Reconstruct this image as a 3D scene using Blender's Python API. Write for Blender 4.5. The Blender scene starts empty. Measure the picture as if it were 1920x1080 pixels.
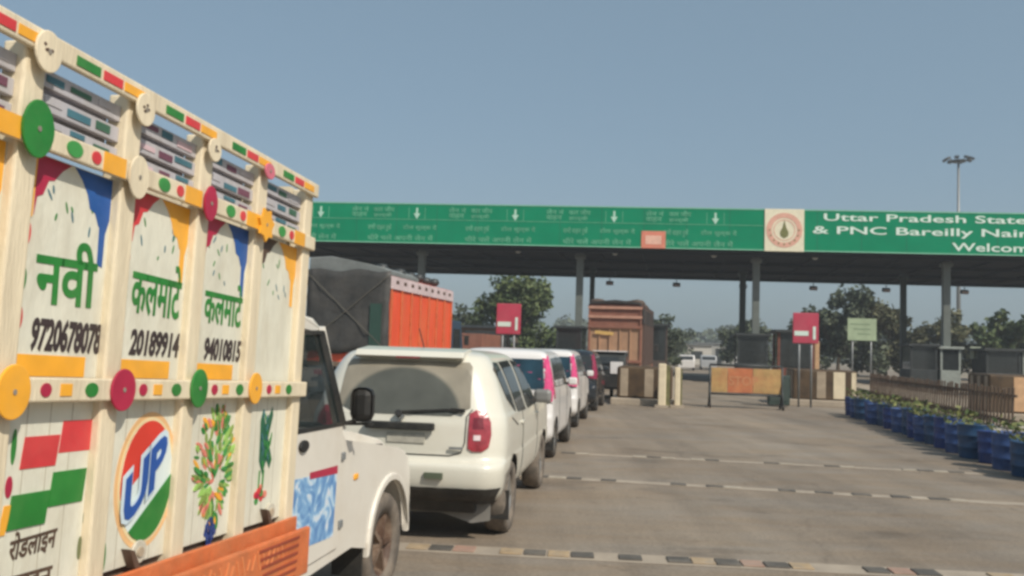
import bpy, bmesh, math, random
from mathutils import Vector, Matrix
from mathutils.bvhtree import BVHTree
random.seed(7)
SC = bpy.context.scene
COL = SC.collection
R = math.radians

# ------------------------------------------------------------------ camera
cd = bpy.data.cameras.new('camera'); cam = bpy.data.objects.new('camera', cd); COL.objects.link(cam)
cd.sensor_width = 36.0; cd.lens = 1650 / 1920 * 36; cd.clip_start = 0.05; cd.clip_end = 6000
_p = math.atan(110 / 1650); _r = math.atan(0.033)
_f = Vector((0, math.cos(_p), math.sin(_p))); _rt = Vector((1, 0, 0)); _u = _rt.cross(_f)
_R = _rt * math.cos(_r) + _u * math.sin(_r); _U = -_rt * math.sin(_r) + _u * math.cos(_r)
cam.matrix_world = Matrix(((_R.x, _U.x, -_f.x, 0), (_R.y, _U.y, -_f.y, 0), (_R.z, _U.z, -_f.z, 1.72), (0, 0, 0, 1)))
SC.camera = cam
SC.cycles.filter_width = 3.0          # the photograph is soft

# ------------------------------------------------------------------ light
SUN_EL, SUN_AZ = R(44), R(140)         # azimuth clockwise from +Y (the view direction): behind and to the right
world = bpy.data.worlds.new('World'); SC.world = world; world.use_nodes = True
nt = world.node_tree; bg = nt.nodes['Background']
sky = nt.nodes.new('ShaderNodeTexSky'); sky.sky_type = 'NISHITA'; sky.sun_disc = False
sky.sun_elevation = SUN_EL; sky.sun_rotation = SUN_AZ
sky.air_density = 1.0; sky.dust_density = 3.2; sky.ozone_density = 2.2; sky.altitude = 100
air = nt.nodes.new('ShaderNodeMixRGB'); air.inputs[0].default_value = .64          # even dust veil over the clear sky
air.inputs[2].default_value = (1.50, 2.16, 2.52, 1)
nt.links.new(sky.outputs[0], air.inputs[1]); nt.links.new(air.outputs[0], bg.inputs[0]); bg.inputs[1].default_value = 0.125
sl = bpy.data.lights.new('sun', 'SUN'); sun = bpy.data.objects.new('sun', sl); COL.objects.link(sun)
sl.energy = 3.4; sl.angle = R(0.6); sl.color = (1.0, 0.93, 0.82)
_d = Vector((math.sin(SUN_AZ) * math.cos(SUN_EL), math.cos(SUN_AZ) * math.cos(SUN_EL), math.sin(SUN_EL)))
sun.rotation_euler = _d.to_track_quat('Z', 'Y').to_euler()
SC.view_settings.view_transform = 'Standard'; SC.view_settings.look = 'None'
SC.view_settings.exposure = 0.27; SC.view_settings.gamma = 1.0
SC.cycles.volume_bounces = 0
SC.cycles.max_bounces = 6

# ------------------------------------------------------------------ materials
MATS = {}
def mat(name, rgb, rough=0.6, metal=0.0, var=0.12, scale=6.0, bump=0.0, bscale=40.0, dirt=None, dirt_amt=0.0,
        coat=0.0, stretch=(1, 1, 1), alpha=1.0, spec=0.5):
    if name in MATS: return MATS[name]
    m = bpy.data.materials.new(name); m.use_nodes = True; t = m.node_tree; b = t.nodes['Principled BSDF']
    b.inputs['Roughness'].default_value = rough; b.inputs['Metallic'].default_value = metal
    b.inputs['Coat Weight'].default_value = coat; b.inputs['Alpha'].default_value = alpha
    b.inputs['Specular IOR Level'].default_value = spec
    tc = t.nodes.new('ShaderNodeTexCoord'); mp = t.nodes.new('ShaderNodeMapping')
    mp.inputs['Scale'].default_value = stretch
    t.links.new(tc.outputs['Object'], mp.inputs[0])
    n = t.nodes.new('ShaderNodeTexNoise'); n.inputs['Scale'].default_value = scale; n.inputs['Detail'].default_value = 6
    t.links.new(mp.outputs[0], n.inputs[0])
    rp = t.nodes.new('ShaderNodeValToRGB')
    rp.color_ramp.elements[0].position = 0.3; rp.color_ramp.elements[1].position = 0.7
    rp.color_ramp.elements[0].color = tuple(c * (1 - var) for c in rgb) + (1,)
    rp.color_ramp.elements[1].color = tuple(min(1, c * (1 + var * .7)) for c in rgb) + (1,)
    t.links.new(n.outputs[0], rp.inputs[0]); out = rp.outputs[0]
    if dirt:
        n2 = t.nodes.new('ShaderNodeTexNoise'); n2.inputs['Scale'].default_value = scale * .45; n2.inputs['Detail'].default_value = 8
        n2.inputs['Roughness'].default_value = .7
        t.links.new(mp.outputs[0], n2.inputs[0])
        r2 = t.nodes.new('ShaderNodeValToRGB'); r2.color_ramp.elements[0].position = .45; r2.color_ramp.elements[1].position = .75
        r2.color_ramp.elements[1].color = (dirt_amt,) * 3 + (1,)
        t.links.new(n2.outputs[0], r2.inputs[0])
        mx = t.nodes.new('ShaderNodeMixRGB'); mx.inputs[2].default_value = tuple(dirt) + (1,)
        t.links.new(r2.outputs[0], mx.inputs[0]); t.links.new(out, mx.inputs[1]); out = mx.outputs[0]
    t.links.new(out, b.inputs['Base Color'])
    if bump:
        n3 = t.nodes.new('ShaderNodeTexNoise'); n3.inputs['Scale'].default_value = bscale; n3.inputs['Detail'].default_value = 5
        t.links.new(mp.outputs[0], n3.inputs[0])
        bp = t.nodes.new('ShaderNodeBump'); bp.inputs['Strength'].default_value = bump; bp.inputs['Distance'].default_value = .02
        t.links.new(n3.outputs[0], bp.inputs['Height']); t.links.new(bp.outputs[0], b.inputs['Normal'])
    MATS[name] = m; return m

DUST = (.42, .35, .26)
cream = mat('cream paint', (.74, .64, .46), .5, var=.10, scale=5, dirt=(.50, .40, .27), dirt_amt=.65, stretch=(1, 4, .5), bump=.25, bscale=30)
panelp = mat('panel paint', (.71, .69, .57), .45, var=.08, scale=6, dirt=(.46, .40, .29), dirt_amt=.6, stretch=(1, 1.6, .7), bump=.2, bscale=20)
orange = mat('orange paint', (.86, .40, .03), .45, var=.12, scale=9, dirt=(.5, .34, .15), dirt_amt=.3)
green = mat('green paint', (.02, .20, .03), .42, var=.2, scale=9, dirt=(.2, .3, .12), dirt_amt=.25)
mgreen = mat('mid green paint', (.05, .27, .06), .5, var=.2, scale=9)
red = mat('red paint', (.62, .045, .05), .45, var=.15, scale=9, dirt=(.5, .2, .15), dirt_amt=.3)
maroon = mat('maroon paint', (.42, .02, .06), .42, var=.15, scale=9)
blue = mat('blue paint', (.015, .09, .33), .45, var=.2, scale=9, dirt=(.1, .2, .4), dirt_amt=.3)
teal = mat('dull teal paint', (.06, .16, .2), .5, var=.2)
pink = mat('pale pink paint', (.62, .45, .47), .5)
inkblk = mat('black lettering', (.045, .03, .03), .5, var=.3)
brownink = mat('brown lettering', (.10, .06, .04), .5, var=.3)
skirtm = mat('rust orange paint', (.62, .16, .05), .55, var=.2, scale=7, dirt=(.35, .2, .1), dirt_amt=.5, bump=.2)
dullgreen = mat('dull green paint', (.05, .13, .08), .5, var=.2)
plum = mat('plum paint', (.16, .06, .09), .5, var=.2)
slatm = mat('grey slat paint', (.46, .44, .46), .5, var=.12, scale=6, dirt=(.4, .36, .3), dirt_amt=.5, stretch=(1, 4, 1))
white = mat('white car paint', (.66, .64, .55), .3, var=.03, scale=3, dirt=(.62, .56, .46), dirt_amt=.55, coat=.5)
cabw = mat('pickup cab paint', (.72, .68, .60), .35, var=.04, scale=3, dirt=(.55, .48, .38), dirt_amt=.6, coat=.4)
white2 = mat('clean white car paint', (.72, .70, .68), .28, var=.03, scale=3, dirt=(.66, .62, .56), dirt_amt=.4, coat=.5)
darkcar = mat('dark car paint', (.015, .02, .026), .25, var=.2, coat=.6)
blackp = mat('black plastic', (.018, .018, .017), .55, var=.25, scale=12, dirt=(.09, .08, .065), dirt_amt=.5)
well = mat('wheel well', (.012, .011, .01), .9, var=.3)
rubber = mat('tyre rubber', (.035, .032, .028), .8, var=.25, scale=14, dirt=(.16, .13, .10), dirt_amt=.8)
dustrub = mat('dusty tyre rubber', (.13, .11, .09), .85, var=.25, scale=14, dirt=(.26, .21, .16), dirt_amt=.9)
rimm = mat('steel rim', (.32, .31, .29), .4, metal=.7, var=.2, dirt=DUST, dirt_amt=.5)
rustrim = mat('rusty rim', (.10, .055, .035), .6, var=.3, dirt=DUST, dirt_amt=.6)
glassd = mat('dark glass', (.03, .034, .034), .08, var=.2, spec=.6)
glassb = mat('glass with painted blue reflection', (.015, .05, .075), .07, var=.6, scale=3, spec=.7)  # the bluish reflection is painted into the glass colour
chrome = mat('chrome', (.55, .55, .54), .2, metal=1, var=.05)
lampred = mat('red lamp', (.34, .035, .05), .2, var=.3, scale=14, coat=.6)
lamppink = mat('magenta lamp', (.66, .06, .20), .2, var=.25, scale=14, coat=.6)
lampclear = mat('clear lamp', (.75, .62, .62), .15, var=.15, coat=.6)
seatm = mat('seat cloth', (.12, .12, .13), .9, var=.2)
signg = mat('green sign paint', (.0005, .215, .105), .7, spec=.08, var=.10, scale=.8, dirt=(.008, .24, .125), dirt_amt=.4)
signw = mat('white sign lettering', (.62, .74, .66), .5, var=.08)
signpale = mat('faded sign lettering', (.13, .40, .25), .5, var=.25, scale=3)
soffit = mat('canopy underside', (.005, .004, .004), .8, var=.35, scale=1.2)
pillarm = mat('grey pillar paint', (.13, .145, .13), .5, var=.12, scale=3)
pillard = mat('shaded pillar paint', (.03, .045, .038), .5, var=.2, scale=3)  # rear pillars: their shade is painted in as a darker tone
concrete = mat('island concrete', (.36, .30, .23), .85, var=.15, scale=3, bump=.3)
yellowb = mat('brownish black stripe paint', (.065, .038, .016), .7, var=.35, scale=4, dirt=(.14, .09, .045), dirt_amt=.6)
striped = mat('dull stripe paint', (.36, .29, .21), .75, var=.2, scale=4, dirt=(.2, .15, .1), dirt_amt=.6)
stripeo = mat('tan stripe paint', (.58, .36, .20), .75, var=.2, scale=4, dirt=(.35, .2, .1), dirt_amt=.6)
stripew = mat('cream stripe paint', (.72, .62, .44), .7, var=.1, scale=4, dirt=(.45, .35, .22), dirt_amt=.6)
boothd = mat('booth dark paint', (.03, .035, .035), .6, var=.3)
boothl = mat('kiosk pale paint', (.30, .33, .30), .7, var=.12, dirt=(.2, .2, .17), dirt_amt=.5)
potblue = mat('blue drum paint', (.012, .045, .19), .5, var=.25, scale=5, dirt=(.06, .08, .16), dirt_amt=.4)
soil = mat('soil', (.07, .05, .035), .95, var=.3)
fencem = mat('brown fence paint', (.11, .07, .045), .7, var=.25, dirt=(.2, .15, .1), dirt_amt=.6)
tarp = mat('dark tarpaulin', (.040, .040, .038), .6, var=.3, scale=2.5, dirt=(.10, .09, .08), dirt_amt=.7, bump=.9, bscale=5)
tarpl = mat('pale tarpaulin', (.17, .185, .18), .7, var=.15, scale=3, bump=.9, bscale=5)
truckor = mat('orange red truck paint', (.78, .095, .035), .5, var=.12, scale=2, dirt=(.6, .22, .08), dirt_amt=.5, stretch=(1, 1, .4))
truckbr = mat('brown truck paint', (.25, .10, .065), .7, var=.25, scale=2, dirt=(.22, .12, .08), dirt_amt=.7)
trucktan = mat('tan truck paint', (.40, .235, .14), .7, var=.2, scale=2, dirt=(.32, .18, .11), dirt_amt=.6)
wood = mat('weathered wood', (.16, .11, .075), .8, var=.3, stretch=(1, 1, .2))
steel = mat('galvanised steel', (.26, .27, .27), .5, metal=.4, var=.15)
darksteel = mat('dark steel', (.05, .055, .055), .5, metal=.3, var=.2)
roadred = mat('red board paint', (.46, .045, .085), .5, var=.12, scale=3, dirt=(.45, .16, .17), dirt_amt=.4)
barrm = mat('yellow barricade paint', (.46, .29, .11), .6, var=.25, scale=3, dirt=(.42, .14, .06), dirt_amt=.8)
barr2 = mat('orange barricade paint', (.48, .15, .06), .6, var=.25, scale=3, dirt=(.5, .3, .12), dirt_amt=.6)
bark = mat('bark', (.10, .075, .05), .9, var=.3, bump=.5)
skin = mat('skin', (.22, .11, .07), .6, var=.1)
shirt = mat('grey shirt', (.16, .16, .17), .85, var=.1)
hairm = mat('black hair', (.01, .008, .008), .6)

def leafmat(name, a, b):
    if name in MATS: return MATS[name]
    m = bpy.data.materials.new(name); m.use_nodes = True; t = m.node_tree; p = t.nodes['Principled BSDF']
    p.inputs['Roughness'].default_value = .7
    g = t.nodes.new('ShaderNodeNewGeometry'); rp = t.nodes.new('ShaderNodeValToRGB')
    rp.color_ramp.elements[0].color = a + (1,); rp.color_ramp.elements[1].color = b + (1,)
    t.links.new(g.outputs['Random Per Island'], rp.inputs[0]); t.links.new(rp.outputs[0], p.inputs['Base Color'])
    MATS[name] = m; return m
leaf_a = leafmat('olive leaves', (.045, .08, .025), (.12, .15, .05))
leaf_b = leafmat('dark leaves', (.042, .058, .034), (.10, .12, .065))
leaf_c = leafmat('dry leaves', (.06, .07, .03), (.14, .13, .06))
leaf_p = leafmat('pot plant leaves', (.05, .09, .02), (.20, .20, .06))

def glass_pane_mat():
    m = bpy.data.materials.new('window glass'); m.use_nodes = True; t = m.node_tree
    p = t.nodes['Principled BSDF']; p.inputs['Base Color'].default_value = (.03, .04, .04, 1); p.inputs['Roughness'].default_value = .04
    p.inputs['Alpha'].default_value = .38
    return m
pane = glass_pane_mat()

def rear_glass_mat():
    # dusty glass with a clean arc swept by the wiper
    m = bpy.data.materials.new('dusty rear glass'); m.use_nodes = True; t = m.node_tree; b = t.nodes['Principled BSDF']
    tc = t.nodes.new('ShaderNodeTexCoord'); mp = t.nodes.new('ShaderNodeMapping')
    mp.inputs['Location'].default_value = (.02, 0, -1.30); mp.inputs['Scale'].default_value = (1, 0, 1.22)
    t.links.new(tc.outputs['Object'], mp.inputs[0])
    ln = t.nodes.new('ShaderNodeVectorMath'); ln.operation = 'LENGTH'; t.links.new(mp.outputs[0], ln.inputs[0])
    rp = t.nodes.new('ShaderNodeValToRGB'); e = rp.color_ramp.elements
    e[0].position = .52; e[0].color = (.085, .088, .075, 1); e[1].position = .56; e[1].color = (.25, .225, .175, 1)
    t.links.new(ln.outputs['Value'], rp.inputs[0])
    n = t.nodes.new('ShaderNodeTexNoise'); n.inputs['Scale'].default_value = 5; t.links.new(tc.outputs['Object'], n.inputs[0])
    mx = t.nodes.new('ShaderNodeMixRGB'); mx.blend_type = 'MULTIPLY'; mx.inputs[0].default_value = .6
    t.links.new(rp.outputs[0], mx.inputs[1]); t.links.new(n.outputs[0], mx.inputs[2])
    sc = t.nodes.new('ShaderNodeMixRGB'); sc.blend_type = 'ADD'; sc.inputs[0].default_value = .35
    t.links.new(mx.outputs[0], sc.inputs[1]); t.links.new(rp.outputs[0], sc.inputs[2])
    t.links.new(sc.outputs[0], b.inputs['Base Color']); b.inputs['Roughness'].default_value = .25
    return m
rearglass = rear_glass_mat()

def poster_mat():
    m = bpy.data.materials.new('blue poster print'); m.use_nodes = True; t = m.node_tree; b = t.nodes['Principled BSDF']
    tc = t.nodes.new('ShaderNodeTexCoord'); n = t.nodes.new('ShaderNodeTexNoise'); n.inputs['Scale'].default_value = 7
    n.inputs['Distortion'].default_value = 1.6; n.inputs['Detail'].default_value = 3
    t.links.new(tc.outputs['Object'], n.inputs[0])
    rp = t.nodes.new('ShaderNodeValToRGB'); e = rp.color_ramp.elements
    e[0].position = .36; e[0].color = (.10, .24, .50, 1); e[1].position = .66; e[1].color = (.66, .68, .74, 1)
    x = e.new(.5); x.color = (.22, .42, .66, 1); x = e.new(.57); x.color = (.50, .66, .78, 1)
    t.links.new(n.outputs[0], rp.inputs[0]); t.links.new(rp.outputs[0], b.inputs['Base Color'])
    b.inputs['Roughness'].default_value = .35
    return m
posterm = poster_mat()

def road_mat():
    m = bpy.data.materials.new('worn concrete road'); m.use_nodes = True; t = m.node_tree; b = t.nodes['Principled BSDF']
    b.inputs['Roughness'].default_value = .85
    tc = t.nodes.new('ShaderNodeTexCoord')
    def noise(s, st, det=8, dist=0):
        mp = t.nodes.new('ShaderNodeMapping'); mp.inputs['Scale'].default_value = st; mp.inputs['Rotation'].default_value = (0, 0, R(10.6))
        n = t.nodes.new('ShaderNodeTexNoise'); n.inputs['Scale'].default_value = s; n.inputs['Detail'].default_value = det
        n.inputs['Roughness'].default_value = .65; n.inputs['Distortion'].default_value = dist
        t.links.new(tc.outputs['Object'], mp.inputs[0]); t.links.new(mp.outputs[0], n.inputs[0]); return n.outputs[0]
    def ramp(i, p0, c0, p1, c1):
        r = t.nodes.new('ShaderNodeValToRGB'); r.color_ramp.elements[0].position = p0; r.color_ramp.elements[0].color = c0 + (1,)
        r.color_ramp.elements[1].position = p1; r.color_ramp.elements[1].color = c1 + (1,); t.links.new(i, r.inputs[0]); return r.outputs[0]
    def mul(a, b_, f=1.0, mode='MULTIPLY'):
        x = t.nodes.new('ShaderNodeMixRGB'); x.blend_type = mode; x.inputs[0].default_value = f
        t.links.new(a, x.inputs[1]); t.links.new(b_, x.inputs[2]); return x.outputs[0]
    base = ramp(noise(.35, (1, .35, 1)), .3, (.195, .162, .128), .7, (.318, .268, .21))
    streak = ramp(noise(.9, (1.6, .10, 1)), .35, (.84, .84, .84), .62, (1.04, 1.04, 1.04))      # tyre-worn lanes
    cross = ramp(noise(1.6, (.35, 2.4, 1)), .38, (.70, .69, .68), .58, (1, 1, 1))            # broom and patch marks across
    brown = ramp(noise(.8, (.5, 1.6, 1), 9, .8), .42, (1.0, .93, .84), .62, (1.02, 1.03, 1.04))
    dark = ramp(noise(.55, (.8, 1.6, 1), 10, .4), .56, (1, 1, 1), .70, (.62, .61, .60))
    grain = ramp(noise(26, (1, 1, 1), 4), .3, (.78, .78, .78), .7, (1.12, 1.12, 1.12))
    spots = ramp(noise(2.6, (1, 1, 1), 9, .6), .60, (1, 1, 1), .72, (.62, .58, .54))
    c = mul(mul(mul(mul(mul(mul(base, streak), cross, .3), grain), spots, .8), brown), dark)
    vo = t.nodes.new('ShaderNodeTexVoronoi'); vo.feature = 'DISTANCE_TO_EDGE'; vo.inputs['Scale'].default_value = .42
    wn = t.nodes.new('ShaderNodeTexNoise'); wn.inputs['Scale'].default_value = 1.7; wn.inputs['Detail'].default_value = 6; t.links.new(tc.outputs['Object'], wn.inputs[0])
    wm = t.nodes.new('ShaderNodeMixRGB'); wm.inputs[0].default_value = .38; t.links.new(tc.outputs['Object'], wm.inputs[1]); t.links.new(wn.outputs['Color'], wm.inputs[2])
    t.links.new(wm.outputs[0], vo.inputs['Vector'])
    c = mul(c, ramp(vo.outputs['Distance'], .0, (.62, .60, .58), .010, (1, 1, 1)), .35)
    t.links.new(c, b.inputs['Base Color'])
    bp = t.nodes.new('ShaderNodeBump'); bp.inputs['Strength'].default_value = .35; bp.inputs['Distance'].default_value = .02
    t.links.new(noise(18, (1, 1, 1), 6), bp.inputs['Height']); t.links.new(bp.outputs[0], b.inputs['Normal'])
    return m
roadm = road_mat()
earth = mat('dusty earth', (.27, .22, .16), .95, var=.2, scale=.2, dirt=(.14, .14, .08), dirt_amt=.7, bump=.3, bscale=3)
pavem = mat('pale pavement', (.50, .45, .37), .9, var=.12, scale=1.0, dirt=(.35, .29, .22), dirt_amt=.6, bump=.2, bscale=15)
mark_y = mat('worn yellow marking', (.40, .29, .17), .8, var=.25, scale=9, dirt=(.29, .25, .20), dirt_amt=1)
mark_k = mat('worn black marking', (.085, .078, .068), .8, var=.3, scale=5, dirt=(.22, .19, .15), dirt_amt=.7)
mark_r = mat('worn reddish marking', (.38, .23, .17), .8, var=.25, scale=5, dirt=(.29, .23, .18), dirt_amt=.9)
mark_w = mat('worn white marking', (.40, .35, .28), .8, var=.2, scale=9, dirt=(.30, .26, .2), dirt_amt=1)

# ------------------------------------------------------------------ mesh helpers
class MB:
    """collects primitives in one bmesh; several materials allowed"""
    def __init__(s): s.bm = bmesh.new(); s.mats = []
    def mi(s, m):
        if m not in s.mats: s.mats.append(m)
        return s.mats.index(m)
    def box(s, c, d, m, rot=None, bev=0.0):
        M = Matrix.Translation(Vector(c))
        if rot: M = M @ rot
        v = []
        for x in (-.5, .5):
            for y in (-.5, .5):
                for z in (-.5, .5): v.append(s.bm.verts.new(M @ Vector((x * d[0], y * d[1], z * d[2]))))
        i = s.mi(m); fs = []
        for q in ((0, 1, 3, 2), (4, 6, 7, 5), (0, 4, 5, 1), (2, 3, 7, 6), (0, 2, 6, 4), (1, 5, 7, 3)):
            f = s.bm.faces.new([v[k] for k in q]); f.material_index = i; fs.append(f)
        if bev > 0:
            es = list({e for f in fs for e in f.edges})
            r = bmesh.ops.bevel(s.bm, geom=es, offset=bev, segments=2, affect='EDGES', profile=.5)
            for f in r['faces']: f.material_index = i
        return s
    def prism(s, poly, axis, a0, a1, m, M=None, bev=0.0):
        """poly 2-D; axis 'x': (y,z) extruded in x; 'y': (x,z); 'z': (x,y)"""
        def P(p, a):
            q = {'x': (a, p[0], p[1]), 'y': (p[0], a, p[1]), 'z': (p[0], p[1], a)}[axis]
            q = Vector(q); return M @ q if M else q
        i = s.mi(m); A = [s.bm.verts.new(P(p, a0)) for p in poly]; B = [s.bm.verts.new(P(p, a1)) for p in poly]; n = len(poly); fs = []
        fs.append(s.bm.faces.new(A[::-1])); fs.append(s.bm.faces.new(B))
        for k in range(n): fs.append(s.bm.faces.new((A[k], A[(k + 1) % n], B[(k + 1) % n], B[k])))
        for f in fs: f.material_index = i
        if bev > 0:
            es = [e for f in fs[:2] for e in f.edges]
            r = bmesh.ops.bevel(s.bm, geom=list(set(es)), offset=bev, segments=2, affect='EDGES', profile=.5)
            for f in r['faces']: f.material_index = i
        return s
    def bar(s, a, b, w, d, m, up=(0, 0, 1)):
        a, b = Vector(a), Vector(b); ax = (b - a); L = ax.length; ax.normalize()
        u = Vector(up)
        if abs(ax.dot(u)) > .95: u = Vector((1, 0, 0))
        x = ax.cross(u).normalized(); z = x.cross(ax)
        rot = Matrix((x, ax, z)).transposed().to_4x4()
        return s.box((a + b) / 2, (w, L, d), m, rot)
    def tube(s, a, b, r, m, r2=None, n=12):
        a, b = Vector(a), Vector(b); ax = (b - a).normalized(); u = Vector((0, 0, 1)) if abs(ax.z) < .9 else Vector((1, 0, 0))
        x = ax.cross(u).normalized(); y = ax.cross(x); r2 = r if r2 is None else r2; i = s.mi(m)
        A = [s.bm.verts.new(a + (x * math.cos(t) + y * math.sin(t)) * r) for t in [2 * math.pi * k / n for k in range(n)]]
        B = [s.bm.verts.new(b + (x * math.cos(t) + y * math.sin(t)) * r2) for t in [2 * math.pi * k / n for k in range(n)]]
        for k in range(n):
            f = s.bm.faces.new((A[k], B[k], B[(k + 1) % n], A[(k + 1) % n])); f.material_index = i; f.smooth = True
        for l in (A, B[::-1]): f = s.bm.faces.new(l); f.material_index = i
        return s
    def lathe(s, c, prof, m, axis='x', n=32):
        """prof: (radius, along)"""
        c = Vector(c); i = s.mi(m); rings = []
        for r_, a in prof:
            ring = []
            for k in range(n):
                t = 2 * math.pi * k / n; q = (math.cos(t) * r_, math.sin(t) * r_)
                v = {'x': (a, q[0], q[1]), 'z': (q[0], q[1], a), 'y': (q[0], a, q[1])}[axis]
                ring.append(s.bm.verts.new(c + Vector(v)))
            rings.append(ring)
        for A, B in zip(rings, rings[1:]):
            for k in range(n):
                f = s.bm.faces.new((A[k], A[(k + 1) % n], B[(k + 1) % n], B[k])); f.material_index = i; f.smooth = True
        return s
    def build(s, name, parent=None, M=None, smooth=None, loc=None):
        if M is not None: s.bm.transform(M)
        bmesh.ops.recalc_face_normals(s.bm, faces=s.bm.faces[:])
        me = bpy.data.meshes.new(name); s.bm.to_mesh(me); s.bm.free()
        for m in s.mats: me.materials.append(m)
        o = bpy.data.objects.new(name, me); COL.objects.link(o)
        if parent: o.parent = parent
        if loc: o.location = loc
        return o

def thing(name, label, cat, loc=(0, 0, 0), rz=0, group=None):
    o = bpy.data.objects.new(name, None); COL.objects.link(o); o.location = loc; o.rotation_euler = (0, 0, rz)
    return tag(o, label, cat, group)
def tag(o, label, cat, group=None):
    o['label'] = label; o['category'] = cat
    if group: o['group'] = group
    return o
def struct(o): o['kind'] = 'structure'; return o
def kids(o): return [c for c in bpy.data.objects if c.parent == o]
def copy_tree(o, parent=None, children=None):
    children = children or {}
    if not children:
        for c in bpy.data.objects:
            if c.parent: children.setdefault(c.parent.name, []).append(c)
    n = o.copy(); COL.objects.link(n)
    if parent: n.parent = parent
    for c in children.get(o.name, []): copy_tree(c, n, children)
    return n

def text_bm(txt, size, right, up, origin, off=0.0, thick=.0015, bold=0.0, sx=1.0, shear=0.0, align='LEFT', spacing=1.0, fit=None):
    """lettering as a mesh lying on a plane: right/up vectors, origin = lower left of the text"""
    c = bpy.data.curves.new('lettering', 'FONT'); c.body = txt; c.size = 1.0; c.offset = bold; c.extrude = 0.5; c.shear = shear
    c.space_character = spacing; c.align_x = align; c.resolution_u = 3
    o = bpy.data.objects.new('lettering', c); COL.objects.link(o)
    bpy.context.view_layer.update()
    dg = bpy.context.evaluated_depsgraph_get(); me = bpy.data.meshes.new_from_object(o.evaluated_get(dg))
    bpy.data.objects.remove(o); bpy.data.curves.remove(c)
    bm = bmesh.new(); bm.from_mesh(me); bpy.data.meshes.remove(me)
    if fit:   # (width, height) exactly
        xs = [v.co.x for v in bm.verts]; ys = [v.co.y for v in bm.verts]
        x0, x1, y0, y1 = min(xs), max(xs), min(ys), max(ys)
        for v in bm.verts: v.co.x = (v.co.x - x0) / (x1 - x0) * fit[0]; v.co.y = (v.co.y - y0) / (y1 - y0) * fit[1]
    else:
        for v in bm.verts: v.co.x *= size * sx; v.co.y *= size
    right, up = Vector(right), Vector(up); nrm = right.cross(up)
    for v in bm.verts:
        x, y, z = v.co; v.co = Vector(origin) + right * x + up * y + nrm * (off + (z + .5) * thick)
    return bm
def text_obj(txt, m, parent, name='painted_lettering', M=None, **k):
    bm = text_bm(txt, **k)
    if M is not None: bm.transform(M)
    me = bpy.data.meshes.new(name); bm.to_mesh(me); bm.free(); me.materials.append(m)
    o = bpy.data.objects.new(name, me); COL.objects.link(o)
    if parent: o.parent = parent
    return o
def join_text(parts, m, parent, name, M=None):
    big = bmesh.new()
    for b in parts:
        tmp = bpy.data.meshes.new('tmp'); b.to_mesh(tmp); b.free(); big.from_mesh(tmp); bpy.data.meshes.remove(tmp)
    if M is not None: big.transform(M)
    me = bpy.data.meshes.new(name); big.to_mesh(me); big.free(); me.materials.append(m)
    o = bpy.data.objects.new(name, me); COL.objects.link(o); o.parent = parent; return o

def catmull(P, sub):
    out = []
    for i in range(len(P) - 1):
        p0 = P[max(i - 1, 0)]; p1 = P[i]; p2 = P[i + 1]; p3 = P[min(i + 2, len(P) - 1)]
        for k in range(sub):
            t = k / sub
            v = []
            for a, b, c, d in zip(p0, p1, p2, p3):
                m1 = (c - a) / 2; m2 = (d - b) / 2
                if (b - a) * (c - b) <= 0: m1 = 0
                if (c - b) * (d - c) <= 0: m2 = 0
                v.append((2 * t**3 - 3 * t**2 + 1) * b + (t**3 - 2 * t**2 + t) * m1 + (-2 * t**3 + 3 * t**2) * c + (t**3 - t**2) * m2)
            out.append(tuple(v))
    out.append(tuple(P[-1])); return out

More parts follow.
